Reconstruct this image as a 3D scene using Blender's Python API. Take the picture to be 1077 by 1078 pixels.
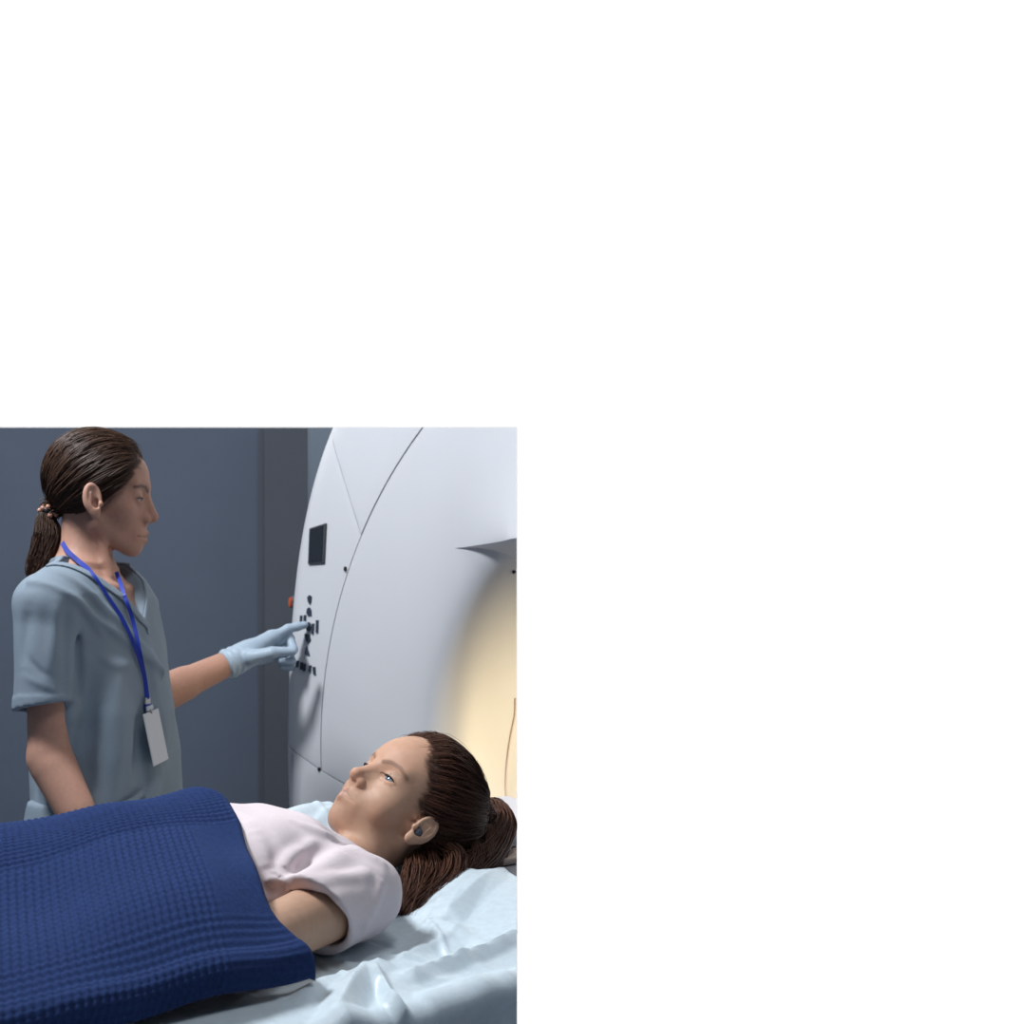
import bpy, bmesh, math, random
import numpy as np
from mathutils import Vector, Matrix

for _o in list(bpy.data.objects):
    bpy.data.objects.remove(_o)
sc = bpy.context.scene
C = sc.collection

# ------------------------------------------------------------------ camera
FPX, CX, CY, CAMZ = 1180.0, 272.0, 690.0, 1.27
cam_data = bpy.data.cameras.new('camera')
cam_data.sensor_fit = 'HORIZONTAL'
cam_data.sensor_width = 36.0
cam_data.lens = FPX / 1077.0 * 36.0
cam_data.shift_x = (538.5 - CX) / 1077.0
cam_data.shift_y = (CY - 539.0) / 1077.0
cam_data.clip_start = 0.05
cam_data.dof.use_dof = True
cam_data.dof.focus_distance = 1.42
cam_data.dof.aperture_fstop = 9.0
cam = bpy.data.objects.new('camera', cam_data)
cam.location = (0, 0, CAMZ)
cam.rotation_euler = (math.radians(90), 0, 0)
C.objects.link(cam)
sc.camera = cam

# ------------------------------------------------------------------ world, lights, exposure
world = bpy.data.worlds.new('world')
sc.world = world
world.use_nodes = True
world.node_tree.nodes['Background'].inputs[0].default_value = (1, 1, 1, 1)
world.node_tree.nodes['Background'].inputs[1].default_value = 1.02
sc.view_settings.view_transform = 'Standard'
sc.view_settings.look = 'None'
sc.view_settings.exposure = 0.0
sc.view_settings.gamma = 1.0
sc.view_settings.use_curve_mapping = False


def area_light(name, loc, target, size, energy, color, size_y=None, spread=180):
    ld = bpy.data.lights.new(name, 'AREA')
    ld.energy = energy
    ld.color = color
    ld.shape = 'RECTANGLE'
    ld.size = size
    ld.size_y = size_y or size
    ld.spread = math.radians(spread)
    o = bpy.data.objects.new(name, ld)
    o.location = loc
    o.rotation_euler = (Vector(target) - Vector(loc)).to_track_quat('-Z', 'Y').to_euler()
    C.objects.link(o)
    return o


area_light('ceiling_lamp_key', (-1.0, 1.45, 2.90), (-0.05, 1.75, 1.10), 0.34, 56, (0.93, 0.96, 1.0))
area_light('added_fill_light', (0.45, 0.85, 3.12), (0.1, 1.4, 1.0), 0.60, 13, (0.95, 0.97, 1.0))  # soft fill added to brighten the child's face and the sheet
area_light('bore_lamp', (0.19 + 0.809 * 0.74 - 0.588 * 0.02, 1.45 + 0.588 * 0.74 + 0.809 * 0.02, 1.12), (0.19 + 0.809 * 0.66 - 0.588 * 0.42, 1.45 + 0.588 * 0.66 + 0.809 * 0.42, 1.10), 0.10, 1.0, (1.0, 0.78, 0.44), size_y=0.3, spread=110)

# ------------------------------------------------------------------ frames of reference
UX, UY = 0.809, 0.588            # bed axis in plan (towards the scanner)


def P(px, py, Y):
    return np.array([(px - CX) / FPX * Y, Y, CAMZ - (py - CY) / FPX * Y])


def B(s, v, z):
    """bed frame: s along the bed towards the scanner, v across (away from camera), z up"""
    return np.array([0.19 + UX * s - UY * v, 1.45 + UY * s + UX * v, z])


def Binv(p):
    x = p[..., 0] - 0.19
    y = p[..., 1] - 1.45
    return x * UX + y * UY, -x * UY + y * UX, p[..., 2]


# ------------------------------------------------------------------ materials
MATS = {}


def mat(name, color, rough=0.5, metal=0.0, var=0.06, scale=30.0, bump=0.0, bscale=200.0, spec=0.5,
        sss=0.0, attr=False, emit=None, emit_strength=0.0, sheen=0.0, trans=0.0, coat=0.0, stretch=None):
    if name in MATS:
        return MATS[name]
    m = bpy.data.materials.new(name)
    m.use_nodes = True
    nt = m.node_tree
    b = nt.nodes['Principled BSDF']
    b.inputs['Roughness'].default_value = rough
    b.inputs['Metallic'].default_value = metal
    b.inputs['Specular IOR Level'].default_value = spec
    b.inputs['Coat Weight'].default_value = coat
    tc = nt.nodes.new('ShaderNodeTexCoord')
    src = tc.outputs['Object']
    if stretch:
        mp = nt.nodes.new('ShaderNodeMapping')
        mp.inputs['Scale'].default_value = stretch
        nt.links.new(src, mp.inputs['Vector'])
        src = mp.outputs['Vector']
    n = nt.nodes.new('ShaderNodeTexNoise')
    n.inputs['Scale'].default_value = scale
    n.inputs['Detail'].default_value = 4
    nt.links.new(src, n.inputs['Vector'])
    r = nt.nodes.new('ShaderNodeMapRange')
    r.inputs['From Min'].default_value = 0.3
    r.inputs['From Max'].default_value = 0.7
    r.inputs['To Min'].default_value = 1 - var
    r.inputs['To Max'].default_value = 1 + var
    nt.links.new(n.outputs['Fac'], r.inputs['Value'])
    mx = nt.nodes.new('ShaderNodeVectorMath')
    mx.operation = 'SCALE'
    mx.inputs[0].default_value = color[:3]
    nt.links.new(r.outputs['Result'], mx.inputs['Scale'])
    if attr:
        a = nt.nodes.new('ShaderNodeAttribute')
        a.attribute_name = 'tint'
        nt.links.new(a.outputs['Color'], mx.inputs[0])
    nt.links.new(mx.outputs['Vector'], b.inputs['Base Color'])
    if bump:
        n2 = nt.nodes.new('ShaderNodeTexNoise')
        n2.inputs['Scale'].default_value = bscale
        n2.inputs['Detail'].default_value = 3
        nt.links.new(src, n2.inputs['Vector'])
        bp = nt.nodes.new('ShaderNodeBump')
        bp.inputs['Strength'].default_value = 1.0
        bp.inputs['Distance'].default_value = bump
        nt.links.new(n2.outputs['Fac'], bp.inputs['Height'])
        nt.links.new(bp.outputs['Normal'], b.inputs['Normal'])
    if sss:
        b.inputs['Subsurface Weight'].default_value = sss
        b.inputs['Subsurface Radius'].default_value = (1.0, 0.4, 0.25)
        b.inputs['Subsurface Scale'].default_value = 0.006
    if sheen:
        b.inputs['Sheen Weight'].default_value = sheen
    if trans:
        b.inputs['Transmission Weight'].default_value = trans
    if emit:
        b.inputs['Emission Color'].default_value = (*emit, 1)
        b.inputs['Emission Strength'].default_value = emit_strength
    MATS[name] = m
    return m


M_wall = mat('wall_paint', (0.100, 0.125, 0.170), 0.85, var=0.03, scale=6, bump=0.0006, bscale=300)
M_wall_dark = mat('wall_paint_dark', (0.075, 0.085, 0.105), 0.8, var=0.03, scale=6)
M_room = mat('room_paint', (0.16, 0.20, 0.26), 0.9, var=0.03, scale=4)
M_floor = mat('floor_vinyl', (0.18, 0.21, 0.25), 0.5, var=0.08, scale=40)
M_ceil = mat('ceiling_paint', (0.25, 0.27, 0.30), 0.9, var=0.03, scale=8)
M_shell = mat('scanner_plastic', (0.60, 0.61, 0.635), 0.38, var=0.012, scale=8, bump=0.00006, bscale=900)
M_shell_side = mat('scanner_side_plastic', (0.10, 0.125, 0.155), 0.6, var=0.012, scale=8)
M_gap = mat('scanner_gap', (0.26, 0.265, 0.28), 0.7, var=0.03)
M_bore = mat('bore_liner', (0.84, 0.79, 0.66), 0.45, var=0.012, scale=8)
M_screen = mat('dark_screen', (0.018, 0.022, 0.028), 0.18, var=0.05)
M_bezel = mat('screen_bezel', (0.06, 0.065, 0.075), 0.4, var=0.03)
M_button = mat('button_navy', (0.03, 0.04, 0.065), 0.4, var=0.1)
M_orange = mat('stop_button_red', (0.42, 0.09, 0.04), 0.35, var=0.15, scale=400)
M_black = mat('black_rubber', (0.012, 0.012, 0.014), 0.5, var=0.1)
M_cable = mat('cable_skin', (0.52, 0.42, 0.38), 0.45, var=0.05)
M_table = mat('table_plastic', (0.62, 0.65, 0.68), 0.45, var=0.02)
M_rest = mat('headrest_vinyl', (0.30, 0.31, 0.335), 0.5, var=0.05, scale=60)
M_rest_top = mat('headrest_pad', (0.74, 0.71, 0.72), 0.6, var=0.03)
M_rest_strip = mat('headrest_strip', (0.52, 0.40, 0.33), 0.6, var=0.04)
M_sheet = mat('paper_sheet', (0.60, 0.70, 0.755), 0.38, var=0.05, scale=120, bump=0.00018, bscale=420, spec=0.5)
M_blanket = mat('navy_cotton', (0.018, 0.039, 0.128), 0.9, var=0.16, scale=260, bump=0.0005, bscale=700, spec=0.15)
M_tee = mat('pink_cotton', (0.71, 0.62, 0.64), 0.85, var=0.025, scale=300, bump=0.0003, bscale=1200)
M_scrub = mat('scrub_cotton', (0.195, 0.245, 0.295), 0.8, var=0.03, scale=300, bump=0.0003, bscale=1200)
M_scrub_trim = mat('scrub_trim', (0.205, 0.255, 0.305), 0.8, var=0.08, scale=400, bump=0.0008, bscale=500)
M_glove = mat('glove_nitrile', (0.35, 0.435, 0.52), 0.5, var=0.04, scale=200, bump=0.0004, bscale=300)
M_skin_w = mat('skin_warm', (0.5, 0.3, 0.22), 0.55, spec=0.35, var=0.05, scale=150, bump=0.00015, bscale=900, sss=0.12, attr=True)
M_skin_g = mat('skin_light', (0.5, 0.3, 0.22), 0.52, spec=0.35, var=0.04, scale=120, bump=0.00012, bscale=900, sss=0.15, attr=True)
M_hair_w = mat('hair_dark_brown', (0.055, 0.028, 0.018), 0.48, var=0.35, scale=500, spec=0.22)
M_hair_g = mat('hair_brown', (0.100, 0.043, 0.026), 0.48, var=0.40, scale=500, spec=0.3)
M_hair_core = mat('hair_core', (0.034, 0.016, 0.010), 0.55, var=0.3, scale=400)
M_beads = mat('bead_copper', (0.50, 0.24, 0.16), 0.35, var=0.1, scale=200)
M_lanyard = mat('lanyard_blue', (0.006, 0.028, 0.30), 0.55, var=0.15, scale=900)
M_card = mat('badge_card', (0.52, 0.53, 0.56), 0.4, var=0.02)
M_sleeve = mat('badge_plastic', (0.40, 0.43, 0.47), 0.25, var=0.03)
M_metal = mat('clip_metal', (0.35, 0.36, 0.38), 0.3, metal=0.8, var=0.03)
M_white_eye = mat('eye_white', (0.36, 0.35, 0.36), 0.2, var=0.02)
M_iris = mat('eye_iris', (0.10, 0.135, 0.19), 0.15, var=0.25, scale=900)
M_pupil = mat('eye_pupil', (0.008, 0.008, 0.01), 0.08, var=0.02)
M_plug = mat('ear_plug_grey', (0.07, 0.08, 0.10), 0.6, var=0.05)
M_shoe = mat('shoe_white', (0.6, 0.6, 0.62), 0.5, var=0.03)


# ------------------------------------------------------------------ object helpers
def link(name, me, m, parent=None, smooth=True):
    o = bpy.data.objects.new(name, me)
    C.objects.link(o)
    if m is not None:
        for mm in (m if isinstance(m, (list, tuple)) else [m]):
            me.materials.append(mm)
    if smooth and len(me.polygons):
        me.polygons.foreach_set('use_smooth', [True] * len(me.polygons))
    if parent is not None:
        o.parent = parent
        o.matrix_parent_inverse = Matrix.Identity(4) if parent.type != 'EMPTY' else Matrix.Translation(-Vector(parent.location))
    return o


def pydata(name, verts, faces, m, parent=None, smooth=True):
    me = bpy.data.meshes.new(name)
    verts = np.asarray(verts, dtype=np.float64)
    me.from_pydata([tuple(v) for v in verts], [], [tuple(int(i) for i in f) for f in faces])
    me.update()
    return link(name, me, m, parent, smooth)


def from_bm(name, bm, m, parent=None, smooth=True):
    me = bpy.data.meshes.new(name)
    bm.to_mesh(me)
    bm.free()
    if smooth:
        me.set_sharp_from_angle(angle=math.radians(40))
    return link(name, me, m, parent, smooth)


def tag(o, label, cat, group=None, kind=None):
    if label:
        o['label'] = label
    if cat:
        o['category'] = cat
    if group:
        o['group'] = group
    if kind:
        o['kind'] = kind
    return o


def thing(name, loc, label, cat):
    o = bpy.data.objects.new(name, None)
    o.location = [float(v) for v in loc]
    o.empty_display_size = 0.05
    C.objects.link(o)
    return tag(o, label, cat)


def bm_box(lo, hi, bevel=0.0, seg=2):
    bm = bmesh.new()
    bmesh.ops.create_cube(bm, size=1.0)
    for v in bm.verts:
        v.co = Vector([lo[i] + (v.co[i] + 0.5) * (hi[i] - lo[i]) for i in range(3)])
    if bevel:
        bmesh.ops.bevel(bm, geom=list(bm.edges), offset=bevel, segments=seg, affect='EDGES', profile=0.5)
    return bm


def grid_faces(nu, nv, wrap_u=False, wrap_v=False, off=0):
    f = []
    for i in range(nu if wrap_u else nu - 1):
        for j in range(nv if wrap_v else nv - 1):
            a = i * nv + j
            b = ((i + 1) % nu) * nv + j
            c = ((i + 1) % nu) * nv + (j + 1) % nv
            d = i * nv + (j + 1) % nv
            f.append((off + a, off + b, off + c, off + d))
    return f


def catmull(pts, n):
    pts = np.asarray(pts, float)
    k = len(pts)
    pp = np.vstack([2 * pts[0] - pts[1], pts, 2 * pts[-1] - pts[-2]])
    t = np.linspace(0, k - 1 - 1e-9, n)
    i = np.floor(t).astype(int)
    f = (t - i)[:, None]
    p0, p1, p2, p3 = pp[i], pp[i + 1], pp[i + 2], pp[i + 3]
    return 0.5 * ((2 * p1) + (-p0 + p2) * f + (2 * p0 - 5 * p1 + 4 * p2 - p3) * f ** 2 + (-p0 + 3 * p1 - 3 * p2 + p3) * f ** 3)


def tubes(paths, radii, sides=3):
    """paths (N,S,3), radii (N,S) -> verts, faces (vectorised)"""
    N, S, _ = paths.shape
    t = np.gradient(paths, axis=1)
    t /= np.linalg.norm(t, axis=2, keepdims=True) + 1e-12
    ref = np.zeros_like(t)
    ref[..., 2] = 1.0
    bad = np.abs(t[..., 2]) > 0.95
    ref[bad] = (1, 0, 0)
    a = np.cross(t, ref)
    a /= np.linalg.norm(a, axis=2, keepdims=True) + 1e-12
    b = np.cross(t, a)
    vs = []
    for k in range(sides):
        an = 2 * math.pi * k / sides
        vs.append(paths + radii[..., None] * (math.cos(an) * a + math.sin(an) * b))
    V = np.stack(vs, axis=2).reshape(-1, 3)
    n = np.arange(N)[:, None, None]
    s = np.arange(S - 1)[None, :, None]
    k = np.arange(sides)[None, None, :]
    k2 = (k + 1) % sides
    base = (n * S + s) * sides
    F = np.stack([base + k, base + k2, base + sides + k2, base + sides + k], axis=-1).reshape(-1, 4)
    return V, F


def fast_mesh(name, V, F, m, parent=None, smooth=True):
    me = bpy.data.meshes.new(name)
    V = np.ascontiguousarray(V, dtype=np.float32)
    F = np.ascontiguousarray(F, dtype=np.int32)
    me.vertices.add(len(V))
    me.vertices.foreach_set('co', V.ravel())
    k = F.shape[1]
    me.loops.add(F.size)
    me.loops.foreach_set('vertex_index', F.ravel())
    me.polygons.add(len(F))
    me.polygons.foreach_set('loop_start', np.arange(0, F.size, k, dtype=np.int32))
    me.polygons.foreach_set('loop_total', np.full(len(F), k, dtype=np.int32))
    me.update(calc_edges=True)
    me.validate()
    return link(name, me, m, parent, smooth)


# cut planes: the set ends here (a sliced set, nothing stands beyond)
KX = (544.0 - CX) / FPX
KZ = (CY - 450.0) / FPX


def slice_set(bm, right=True, top=True, fill=True):
    cuts = []
    if right:
        cuts.append(((0, 0, 0), Vector((1, -KX, 0)).normalized()))
    if top:
        cuts.append(((0, 0, CAMZ), Vector((0, -KZ, 1)).normalized()))
    for co, no in cuts:
        g = list(bm.verts) + list(bm.edges) + list(bm.faces)
        r = bmesh.ops.bisect_plane(bm, geom=g, plane_co=co, plane_no=no, clear_outer=True)
        if fill:
            ed = [e for e in bm.edges if e.is_boundary]
            if ed:
                bmesh.ops.holes_fill(bm, edges=ed, sides=0)


# ------------------------------------------------------------------ signed distance sculpting
def sd_sphere(p, c, r):
    return np.linalg.norm(p - np.asarray(c, np.float32), axis=1) - r


def sd_cone(p, a, b, ra, rb):
    a = np.asarray(a, np.float32)
    b = np.asarray(b, np.float32)
    ab = b - a
    h = np.clip(((p - a) @ ab) / (ab @ ab + 1e-12), 0, 1)
    return np.linalg.norm(p - a - h[:, None] * ab, axis=1) - (ra + (rb - ra) * h)


def sd_ell(p, c, r, R=None):
    q = p - np.asarray(c, np.float32)
    if R is not None:
        q = q @ np.asarray(R, np.float32)      # columns = axes
    r = np.asarray(r, np.float32)
    k0 = np.linalg.norm(q / r, axis=1)
    k1 = np.linalg.norm(q / (r * r), axis=1)
    return k0 * (k0 - 1.0) / (k1 + 1e-9)


def smin(a, b, k):
    h = np.clip(0.5 + 0.5 * (b - a) / k, 0, 1)
    return b + (a - b) * h - k * h * (1 - h)


def smax(a, b, k):
    return -smin(-a, -b, k)


def smooth01(x, a, b):
    t = np.clip((x - a) / (b - a), 0, 1)
    return t * t * (3 - 2 * t)


def surface_nets(f, lo, hi, h, margin=1.6):
    lo = np.asarray(lo, np.float64)
    n = np.ceil((np.asarray(hi) - lo) / (8 * h)).astype(int)
    bi = np.stack(np.meshgrid(*[np.arange(k) for k in n], indexing='ij'), -1).reshape(-1, 3)
    cen = (lo + (bi + 0.5) * 8 * h).astype(np.float32)
    keep = np.abs(f(cen)) < 8 * h * 0.87 * margin
    bi = bi[keep]
    loc = np.stack(np.meshgrid(*[np.arange(9)] * 3, indexing='ij'), -1).reshape(-1, 3)
    D = n * 8 + 2
    pid = np.concatenate([(b * 8 + loc) for b in bi]) if len(bi) else np.zeros((0, 3), int)
    key = (pid[:, 0] * D[1] + pid[:, 1]) * D[2] + pid[:, 2]
    ukey, first, inv = np.unique(key, return_index=True, return_inverse=True)
    up = pid[first]
    pts = (lo + up * h).astype(np.float32)
    vals = np.empty(len(pts), np.float32)
    for i in range(0, len(pts), 200000):
        vals[i:i + 200000] = f(pts[i:i + 200000])
    V9 = vals[inv].reshape(-1, 9, 9, 9)
    c = [(i, j, k) for i in (0, 1) for j in (0, 1) for k in (0, 1)]
    corner = np.stack([V9[:, i:8 + i, j:8 + j, k:8 + k] for i, j, k in c], -1).reshape(-1, 8)
    cl = np.stack(np.meshgrid(*[np.arange(8)] * 3, indexing='ij'), -1).reshape(-1, 3)
    cells = (bi[:, None, :] * 8 + cl[None]).reshape(-1, 3)
    ins = corner < 0
    act = ins.any(1) & ~ins.all(1)
    corner, cells, ins = corner[act], cells[act], ins[act]
    ca = np.array(c, float)
    acc = np.zeros((len(cells), 3))
    cnt = np.zeros(len(cells))
    for x in range(8):
        for y in range(x + 1, 8):
            if np.abs(ca[x] - ca[y]).sum() != 1:
                continue
            cr = ins[:, x] != ins[:, y]
            t = corner[:, x] / (corner[:, x] - corner[:, y] + 1e-20)
            t = np.where(cr, t, 0)
            pt = ca[x] + t[:, None] * (ca[y] - ca[x])
            acc += np.where(cr[:, None], pt, 0)
            cnt += cr
    verts = lo + (cells + acc / cnt[:, None]) * h
    ckey = (cells[:, 0] * D[1] + cells[:, 1]) * D[2] + cells[:, 2]
    order = np.argsort(ckey)
    sk = ckey[order]

    def find(cc):
        kk = (cc[:, 0] * D[1] + cc[:, 1]) * D[2] + cc[:, 2]
        i = np.clip(np.searchsorted(sk, kk), 0, len(sk) - 1)
        return np.where(sk[i] == kk, order[i], -1)
    F = []
    eye = np.eye(3, dtype=int)
    idx1 = {0: 4, 1: 2, 2: 1}
    for ax in range(3):
        u, w = (ax + 1) % 3, (ax + 2) % 3
        cr = ins[:, 0] != ins[:, idx1[ax]]
        cc = cells[cr]
        q = np.stack([find(cc - eye[u] - eye[w]), find(cc - eye[w]), find(cc), find(cc - eye[u])], 1)
        flip = ~ins[cr][:, 0]
        q[flip] = q[flip][:, ::-1]
        F.append(q[(q >= 0).all(1)])
    return verts, np.concatenate(F)


def sdf_object(name, f, lo, hi, h, m, parent=None, tint=None, margin=1.6):
    V, F = surface_nets(f, lo, hi, h, margin)
    o = fast_mesh(name, V, F, m, parent)
    if tint is not None:
        col = tint(V)
        ca = o.data.color_attributes.new('tint', 'FLOAT_COLOR', 'POINT')
        ca.data.foreach_set('color', np.c_[col, np.ones(len(col))].astype(np.float32).ravel())
    return o


def vnoise(p, scale, seed=0):
    """cheap smooth pseudo-noise from sines, about -1..1"""
    rng = np.random.default_rng(seed)
    out = np.zeros(len(p), np.float32)
    for k in range(5):
        w = rng.normal(size=3).astype(np.float32)
        w *= scale / np.linalg.norm(w) * (0.6 + 0.25 * k)
        out += np.sin(p @ w + rng.uniform(0, 6.28)).astype(np.float32)
    return out / 2.6

# ================================================================== the room
def struct(name, bm, m, parent=None):
    o = from_bm(name, bm, m, parent, smooth=False)
    o['kind'] = 'structure'
    return o


WALLY = 3.5
struct('floor', bm_box((-1.85, -1.05, -0.06), (2.06, WALLY, 0.0)), M_floor)
struct('wall_back', bm_box((-1.85, WALLY, 0.0), (0.40, WALLY + 0.1, CAMZ + KZ * WALLY)), M_wall)
struct('wall_left', bm_box((-1.85, -0.95, 0.0), (-1.75, WALLY, 3.2)), M_room)
struct('wall_front', bm_box((-1.85, -1.05, 0.0), (2.06, -0.95, 3.2)), M_room)
struct('wall_right', bm_box((1.96, -0.95, 0.0), (2.06, 2.2, 3.2)), M_room)
struct('ceiling', bm_box((-1.85, -1.05, 3.2), (2.06, 3.15, 3.26)), M_ceil)
# dark pilaster in the corner beside the scanner
pil = bmesh.new()
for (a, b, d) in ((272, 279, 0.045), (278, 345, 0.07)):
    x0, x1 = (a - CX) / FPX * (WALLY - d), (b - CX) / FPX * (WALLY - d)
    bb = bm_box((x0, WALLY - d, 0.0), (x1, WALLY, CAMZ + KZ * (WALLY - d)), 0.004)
    me_ = bpy.data.meshes.new('tmp')
    bb.to_mesh(me_)
    bb.free()
    pil.from_mesh(me_)
    bpy.data.meshes.remove(me_)
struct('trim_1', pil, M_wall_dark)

# luminaire frames out of view: the key lamp's, and one added round the fill light
for (lx, ly, lz_, hw, lab) in ((-1.0, 1.45, 2.94, 0.23, 'deep square ceiling light housing on the left of the room'), (0.45, 0.85, 3.15, 0.36, 'shallow square housing added around the fill light above the bed')):
    lum = thing('light_housing', (lx, ly, 3.2), lab, 'light')
    for (x0, y0, x1, y1) in ((-hw - .05, -hw - .05, hw + .05, -hw), (-hw - .05, hw, hw + .05, hw + .05), (-hw - .05, -hw, -hw, hw), (hw, -hw, hw + .05, hw)):
        from_bm('frame', bm_box((lx + x0, ly + y0, lz_), (lx + x1, ly + y1, 3.2), 0.004), M_table, lum, smooth=False)

# ================================================================== the scanner
ZC = 1.08


def face_s(v, z):
    v = np.asarray(v, float)
    z = np.asarray(z, float)
    r = np.hypot(v, z - ZC)
    th = np.arctan2(z - ZC, v)
    R = rim_r(th)
    e = np.clip((r / R - 0.94) / 0.06, 0, 1)
    t = np.clip((0.70 - r) / 0.285, 0, 1.02)
    return 0.5 + 0.035 * t ** 3 + 0.30 * t ** 14 + 0.020 * e ** 2.5


def rim_r(th):
    c = np.clip(np.cos(th), 0.0, 1)
    return ((c / 0.962) ** 10 + (1 / 1.035) ** 10) ** (-0.1)


R_NODES = [0.70 - 0.285 * (1 - (1 - x) ** 1.7) for x in np.linspace(1, 0, 56)] + [0.73, 0.76]


def seam_z(v):
    return 0.975 + 0.094 * np.clip((v - 0.5) / 0.4, 0, 1.2) ** 1.8


def face_point(px, py):
    a, b = 1.6, 3.0
    for _ in range(50):
        Y = 0.5 * (a + b)
        s, v, z = Binv(P(px, py, Y))
        if s < face_s(v, z):
            a = Y
        else:
            b = Y
    return v, z


def polar_bm(r0, r1, t0, t1, nr, nt, nodes=None):
    """flat (v,z,0) polar patch; r1 may be None for the outer rim"""
    bm = bmesh.new()
    rows = []
    if nodes:
        for i in range(nt + 1):
            th = math.radians(t0 + (t1 - t0) * i / nt)
            R1 = float(rim_r(th)) if r1 is None else r1
            rr = list(nodes) + ([R1] if r1 is not None else [0.7865, 0.85, 0.9, R1 * 0.96, R1 * 0.98, R1])
            rows.append([bm.verts.new((math.cos(th) * q_, ZC + math.sin(th) * q_, 0)) for q_ in rr])
        for i in range(nt):
            for j in range(len(rows[0]) - 1):
                bm.faces.new((rows[i][j], rows[i + 1][j], rows[i + 1][j + 1], rows[i][j + 1]))
        return bm
    for i in range(nt + 1):
        th = math.radians(t0 + (t1 - t0) * i / nt)
        R1 = float(rim_r(th)) if r1 is None else r1
        rows.append([bm.verts.new((math.cos(th) * (r0 + (R1 - r0) * j / nr), ZC + math.sin(th) * (r0 + (R1 - r0) * j / nr), 0)) for j in range(nr + 1)])
    for i in range(nt):
        for j in range(nr):
            bm.faces.new((rows[i][j], rows[i + 1][j], rows[i + 1][j + 1], rows[i][j + 1]))
    return bm


def warp(bm, sgn):
    for v in bm.verts:
        v.co.y += sgn * float(seam_z(v.co.x))


def cut2d(bm, co, no):
    bmesh.ops.bisect_plane(bm, geom=list(bm.verts) + list(bm.edges) + list(bm.faces), plane_co=(*co, 0), plane_no=(*no, 0), clear_outer=True)


def to_face(bm, depth=0.014, lift=0.0, round_edge=0.0025):
    """map the flat patch on the front of the scanner and give it thickness"""
    bnd = set()
    for e in bm.edges:
        if len(e.link_faces) == 1:
            bnd.update(e.verts)
    bmesh.ops.recalc_face_normals(bm, faces=list(bm.faces))
    r = bmesh.ops.extrude_face_region(bm, geom=list(bm.faces), use_keep_orig=True)
    back = set(g for g in r['geom'] if isinstance(g, bmesh.types.BMVert))
    for v in bm.verts:
        s = float(face_s(v.co.x, v.co.y)) - lift
        if v in back:
            s += depth
        elif v in bnd:
            s += round_edge * 0.3
        v.co = Vector(B(s, v.co.x, v.co.y))
    bmesh.ops.recalc_face_normals(bm, faces=list(bm.faces))


scanner = thing('mri_scanner', B(0.9, 0.6, 0.0), 'large white medical scanner with round opening, dark screen and button panel', 'scanner')
G = 0.0014
# central ring
bm = polar_bm(0.335, 0.7865 - G, -89, 89, 46, 120, R_NODES)
warp(bm, -1)
cut2d(bm, (0, G), (0, -1))
warp(bm, 1)
to_face(bm)
slice_set(bm)
from_bm('ring_cover', bm, M_shell, scanner)
# seam line from arc up and left
SA, SB = np.array([0.664, 1.531]), np.array([0.7625, 1.752])
sd = (SB - SA) / np.linalg.norm(SB - SA)
sn = np.array([sd[1], -sd[0]])         # pointing outwards/down
bm = polar_bm(0.7865 + G, None, -40, 89, 12, 120)
warp(bm, -1)
cut2d(bm, (0, G), (0, -1))
warp(bm, 1)
cut2d(bm, tuple(SA + sn * G), tuple(-sn))
to_face(bm)
slice_set(bm)
from_bm('side_cover', bm, M_shell, scanner)
bm = polar_bm(0.7865 + G, None, 10, 89, 12, 90)
cut2d(bm, tuple(SA - sn * G), tuple(sn))
to_face(bm, lift=0.0015)
slice_set(bm)
from_bm('upper_cover', bm, M_shell, scanner)
bm = polar_bm(0.335, None, -89, 30, 60, 90, R_NODES)
warp(bm, -1)
cut2d(bm, (0, -G), (0, 1))
warp(bm, 1)
to_face(bm, lift=0.001)
slice_set(bm)
from_bm('lower_cover', bm, M_shell, scanner)
# backing seen in the joints
bm = polar_bm(0.52, None, -89, 89, 50, 120)
for v in bm.verts:
    a = math.atan2(v.co.y - ZC, v.co.x)
    r = math.hypot(v.co.x, v.co.y - ZC)
    if r > 0.9:
        v.co.x -= 0.012 * math.cos(a)
        v.co.y -= 0.012 * math.sin(a)
to_face(bm, depth=0.01, lift=-0.005)
slice_set(bm)
from_bm('joint_backing', bm, M_gap, scanner)
# rim band going back to the magnet body
bm = bmesh.new()
rows = []
for i in range(121):
    th = math.radians(-89 + 178 * i / 120)
    R = float(rim_r(th))
    v0, z0 = R * math.cos(th), ZC + R * math.sin(th)
    s0 = float(face_s(v0, z0)) + 0.006
    row = []
    for (ds, k) in ((0, 0.998), (0.02, 0.9985), (0.05, 0.997), (0.09, 0.990), (0.09, 0.93), (0.0, 0.93)):
        row.append(bm.verts.new(Vector(B(s0 + ds, v0 * k, ZC + (z0 - ZC) * k))))
    rows.append(row)
for i in range(120):
    for j in range(6):
        bm.faces.new((rows[i][j], rows[i + 1][j], rows[i + 1][(j + 1) % 6], rows[i][(j + 1) % 6]))
bmesh.ops.recalc_face_normals(bm, faces=list(bm.faces))
slice_set(bm)
from_bm('rim_band', bm, M_shell, scanner)
# magnet body behind
bm = bm_box((0.605, 0.48, 0.0), (1.36, 0.995, 2.1), 0.05, 4)
for v in bm.verts:
    v.co = Vector(B(v.co.x, v.co.y, v.co.z))
slice_set(bm)
from_bm('magnet_body', bm, M_shell_side, scanner)
# visor above the bore
bm = bmesh.new()
nv_, nz_ = 60, 36
ZV = 1.469
gridv = []


def VIS(v):
    return 0.070 * max(0.0, 1 - (v / 0.41) ** 2) ** 1.6


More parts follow.
